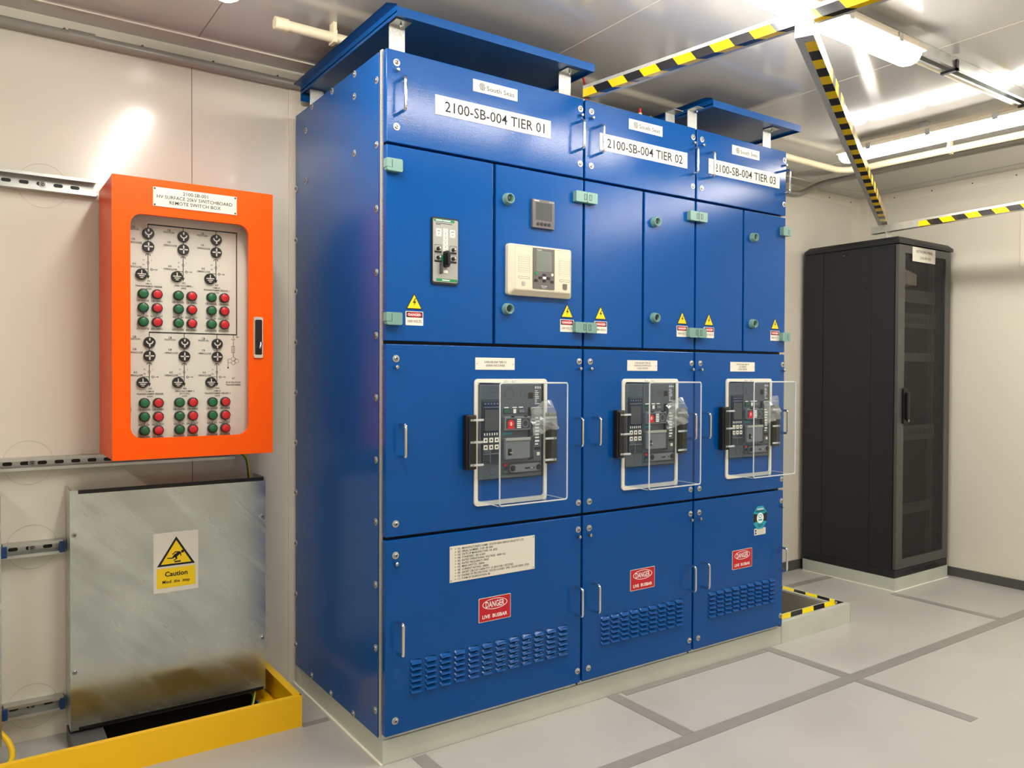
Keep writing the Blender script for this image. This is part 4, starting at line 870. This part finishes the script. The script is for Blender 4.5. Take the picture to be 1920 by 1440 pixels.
MB().box(DX0 + .068, DX1 - .060, RY0 + .006, RY0 + .0075, DZ0 + .055, DZ1 - .045, 'rack_mesh').build('perforated_sheet', d_, smooth=False)
MB().prism(rrect(3.352, 3.398, .965, 1.172, .012, 4), RY0, RY0 - .014, 'black').box(3.368, 3.388, RY0 - .032, RY0 - .014, .99, 1.15, 'black_plastic', .006).box(3.386, 3.394, RY0 - .026, RY0 - .0145, .975, 1.01, 'steel', .002).build('swing_handle', d_)
mb = MB().box(3.452, 3.705, RY0 - .0022, RY0 - .0002, 1.912, 1.996, 'white_plate').text('NETWORK PANEL', RY0 - .0026, 'black_print', cx=3.585, cz=1.972, h=.016, wmax=.215).text('2100-NP-003', RY0 - .0026, 'black_print', cx=3.592, cz=1.937, h=.016, wmax=.155)
plabel(mb.build('name_plate', d_), 'white plate reading NETWORK PANEL 2100-NP-003')
for qx in (RX0 + .045, RX1 - .075):
    for qy in (RY0 + .075, RY1 - .1): MB().box(qx, qx + .025, qy, qy + .025, .125, 1.98, 'rack_grey').build('mounting_rail', t)
G = 'equipment behind the rack door'
for z, h, lb, mm in ((1.68, .075, 'grey blanking plate behind the rack door, upper one', 'meter_grey'), (1.33, .05, 'grey blanking plate behind the rack door, middle one', 'meter_grey'), (.42, .06, 'grey blanking plate low behind the rack door', 'rack_grey')):
    solo(MB().box(RX0 + .075, RX1 - .08, RY0 + .055, RY0 + .073, z, z + h, mm, .002), 'blanking_plate', lb, 'plate', G)
for z, lb in ((1.53, 'patch panel with square ports, upper one behind the rack door'), (.86, 'patch panel with square ports, lower one behind the rack door')):
    mb = MB().box(RX0 + .075, RX1 - .08, RY0 + .05, RY0 + .0735, z, z + .085, 'rack_grey', .002)
    for k in range(8): mb.box(RX0 + .10 + k * .048, RX0 + .13 + k * .048, RY0 + .048, RY0 + .05, z + .03, z + .06, 'black')
    solo(mb, 'patch_panel', lb, 'patch panel', G)
mb = MB().box(RX0 + .10, RX0 + .36, RY0 + .12, RY0 + .18, 1.79, 1.83, 'galv')
for k in range(22): mb.box(RX0 + .105 + k * .0115, RX0 + .1145 + k * .0115, RY0 + .085, RY0 + .12, 1.79, 1.90 - .002 * k, 'cream_plastic')
solo(mb, 'terminal_strip', 'row of cream terminal blocks high up behind the rack door', 'terminal block')
solo(MB().box(3.62, 3.655, RY0 + .30, RY0 + .33, .125, 1.70, 'ats_grey'), 'cable_trunking', 'grey vertical trunking inside the black rack', 'trunking')

# ------------------------------------------------------------------ overhead braces with hazard tape
def brace(P, Q, wd, ht, lab, per, skew, t0, t1, side_dir, cover=.72):
    mb = MB().obox(P, Q, wd, ht, 'galv_bright'); P = Vector(P); Q = Vector(Q); d = (Q - P).normalized(); sd = d.cross(Vector((0, 0, 1))).normalized(); u = sd.cross(d); L = (Q - P).length
    t = tag(mb.build('overhead_brace', None, (P + Q) / 2), lab, 'brace', 'striped overhead braces')
    s = sd * side_dir; e = .0008; m2 = MB()
    O = P + s * (wd / 2 + e) - u * (ht / 2 + e) + d * t0
    stripes(m2, O, d, u * ht * cover, t1 - t0, per, skew, 'tape_yellow', 'tape_black')
    O2 = P + s * (wd / 2 + e) - u * (ht / 2 + e) + d * t0
    stripes(m2, O2, d, -s * wd * .62, t1 - t0, per, -skew, 'tape_yellow', 'tape_black')
    plabel(m2.build('hazard_tape', t, smooth=False), 'glossy yellow and black striped tape')
    return t
b1a = Vector((.796 + .0205, .007, 2.2905)); b1d = Vector((.9385 - .796, -.964 - .007, 0)).normalized()
brace(b1a, b1a + b1d * 2.2, .041, .041, 'yellow and black taped brace resting on the blue cabinets and running overhead', .14, -.022, 0, 2.2, 1)
# support bolt where the two braces meet, then the diagonal one
J = Vector((.985 - .075, -.815 - .036, 2.2415 + .003)); E = Vector((3.372, .335, 2.1535))
brace(J, E, .052, .044, 'long striped brace slanting from the overhead brace down to the rack', .14, .0, .04, (E - J).length - .02, 1, 1.0)
brace(Vector((3.375, .40, 2.106)), Vector((3.25, -1.3, 2.106)), .041, .041, 'striped brace above the black rack pointing into the room', .14, -.025, .30, 1.7, 1)
solo(MB().box(3.345, 3.40, .30, .304, 2.0455, 2.086, 'galv_bright').box(3.345, 3.40, .30, .36, 2.0455, 2.049, 'galv_bright'), 'brace_bracket', 'small steel bracket on top of the black rack', 'bracket')

# ------------------------------------------------------------------ ceiling lamps
def lamp(P, Q, lab):
    P = Vector(P); Q = Vector(Q); c = (P + Q) / 2; L = (Q - P).length; ax = (Q - P).normalized(); rz = math.atan2(ax.y, ax.x)
    t = thing('strip_light', lab, 'ceiling light', (c.x, c.y, 2.34), 'sealed tube lights on the ceiling'); t.rotation_euler = (0, 0, rz)
    def loc(mb, name):
        me = mesh_of(mb, name); o = bpy.data.objects.new(name, me); COL.objects.link(o); o.parent = t; return o
    # diffuser: rounded trough section along local x (z is relative to the thing's base)
    mb = MB(); sec = [(.048 * math.cos(a), .043 + .043 * math.sin(a) * 1.0) for a in [PI + PI * k / 10 for k in range(11)]]
    n = len(sec); vs = []; st = [(-L / 2, .55), (-L / 2 + .012, .85), (-L / 2 + .035, 1), (L / 2 - .035, 1), (L / 2 - .012, .85), (L / 2, .55)]
    for x_, k in st: vs += [(x_, y_ * k, .043 + (z_ - .043) * k) for y_, z_ in sec]
    fs = [(i * n + j, i * n + j + 1, (i + 1) * n + j + 1, (i + 1) * n + j) for i in range(len(st) - 1) for j in range(n - 1)] + [tuple(range(n)), tuple(range((len(st) - 1) * n, len(st) * n))]
    fs += [(i * n, (i + 1) * n, (i + 1) * n + n - 1, i * n + n - 1) for i in range(len(st) - 1)]
    mb.add(vs, fs, 'diffuser', True); plabel(loc(mb, 'diffuser'), 'glowing white diffuser')
    loc(MB().box(-L / 2 - .004, L / 2 + .004, -.052, .052, .0435, .062, 'lamp_body', .004).box(-L / 2 + .02, L / 2 - .02, -.036, .036, .062, .082, 'lamp_body', .004).box(-.35, -.31, -.02, .02, .082, .1105, 'galv').box(.31, .35, -.02, .02, .082, .1105, 'galv'), 'housing')
    for k in range(-2, 3):
        for s_ in (-1, 1): loc(MB().box(k * L / 5.2 - .012, k * L / 5.2 + .012, s_ * .054 - .003, s_ * .054 + .003, .034, .064, 'steel', .001), 'clip')
lamp((.19, -.745, 0), (1.69, -.745, 0), 'glowing tube light above the cabinets, half hidden by the striped brace')
lamp((2.665, .155, 0), (2.725, -1.35, 0), 'glowing tube light over the network rack end of the room')
lamp((-.445, .185, 0), (-.445, -1.32, 0), 'tube light whose end just shows at the top left')
lamp((-2.4, -.9, 0), (-2.4, -2.2, 0), 'added unseen tube light that brightens the lower left of the room')  # added fill lamp, never in view; lifts the lower left wall and kerb
lamp((2.735, -1.42, 0), (2.77, -2.38, 0), 'short added tube light, out of view, that brightens the right side')  # added out of frame to raise the light on right wall and floor

# ------------------------------------------------------------------ conduits and pipes
def pipe(pts, r, m, name, lab, cat, clips=(), rad=.06, extra=None):
    mb = MB().tube(arc(pts, rad, 8), r, m, 14)
    t = solo(mb, name, lab, cat)
    for (cx, cy, cz, ax) in clips:
        a, b = (.008, r + .004) if ax == 0 else (r + .004, .008)
        MB().box(cx - a, cx + a, cy - b, cy + b, cz - r - .004, cz + r + .004, m, .002).box(cx - a * .8, cx + a * .8, cy - b * .8, cy + b * .8, cz + r, ZC - .0005, m).build('pipe_clip', t)
    if extra:
        for P, Q, rr in extra: MB().cyl(P, Q, rr, m, 16).build('coupling', t)
pipe([(-2.8, .825, 2.394), (2.95, .825, 2.385), (3.26, .825, 2.385), (3.235, .66, 2.42), (3.24, .30, 2.42), (3.31, -1.4, 2.42)], .0175, 'pipe_grey', 'grey_conduit', 'grey conduit along the top of the back wall and round the far corner', 'conduit', (), .07, [((-.79, .825, 2.394), (-.71, .825, 2.394), .0195)])
pipe([(-.225, .345, 2.402), (2.97, .37, 2.402), (3.035, .31, 2.402), (3.13, -1.4, 2.402)], .0175, 'conduit_cream', 'cream_conduit', 'cream conduit with a capped end crossing under the ceiling behind the canopies', 'conduit', [(-.035, .348, 2.402, 0), (3.062, -.2, 2.402, 1)], .05, [((-.24, .345, 2.402), (-.195, .345, 2.402), .0208)])
pipe([(-.385, .17, 2.425), (-.33, .165, 2.422), (-.275, .15, 2.422), (-.255, .09, 2.436), (-.25, -.9, 2.436)], .012, 'conduit_cream', 'conduit_elbow', 'short cream conduit elbow beside the top left tube light', 'conduit', (), .05)
t = tag(MB().box(.2, 3.05, -.742, -.7395, 2.409, 2.4513, 'galv').box(.2, 3.05, -.7, -.6975, 2.409, 2.4513, 'galv').box(.2, 3.05, -.7395, -.7, 2.4485, 2.4513, 'galv').box(.2, 3.05, -.7395, -.731, 2.409, 2.4115, 'galv').box(.2, 3.05, -.7085, -.7, 2.409, 2.4115, 'galv').build('ceiling_rail', None, (1.6, -.72, 2.43)), 'long metal channel on the ceiling beyond the tube light', 'rail')
for q in (2.0, 2.65): MB().box(q - .008, q + .008, -.752, -.690, 2.398, 2.408, 'black_plastic').box(q - .008, q + .008, -.752, -.745, 2.398, 2.44, 'black_plastic').build('clamp', t)
solo(MB().tube([(1.85, -.672, 2.425), (3.05, -.672, 2.425)], .009, 'conduit_cream', 10), 'cable_conduit', 'thin pale conduit beside the ceiling channel', 'conduit')
solo(MB().tube(arc([(.90, .15, 2.4515), (.875, .10, 2.39), (.86, .06, 2.32), (.86, .06, 2.264)], .06), .004, 'cable_red'), 'red_cable', 'thin red cable rising from the cabinet tops beside the long striped brace', 'cable')
solo(MB().cyl((1.33, .26, 2.2636), (1.33, .26, 2.38), .009, 'conduit_cream', 10).cyl((1.33, .26, 2.38), (1.33, .26, 2.40), .006, 'cable_red', 10), 'capped_stub', 'short upright pipe with a red tip on the middle cabinet roof', 'pipe')
mb = MB(); random.seed(5); vs = []
for i in range(8):
    for j in range(14):
        a = 2 * PI * j / 14; q = i / 7; rr = .026 + .012 * math.sin(q * PI) + random.uniform(-.006, .006); vs.append((1.345 + rr * math.cos(a) * 1.1, .22 + rr * math.sin(a), 2.265 + q * .085 + random.uniform(-.004, .004)))
mb.add(vs, [(i * 14 + j, i * 14 + (j + 1) % 14, (i + 1) * 14 + (j + 1) % 14, (i + 1) * 14 + j) for i in range(7) for j in range(14)] + [tuple(range(98, 112)), tuple(range(14))], 'film')
solo(mb, 'plastic_wrap', 'crumpled clear plastic wrap on the roof of the middle cabinet', 'plastic wrap')
solo(MB().box(XR - .006, XR - .0005, -.62, -.16, 1.88, 2.20, 'trim_paint', .001), 'cover_plate', 'cream cover plate screwed to the right wall at the picture edge', 'cover plate')
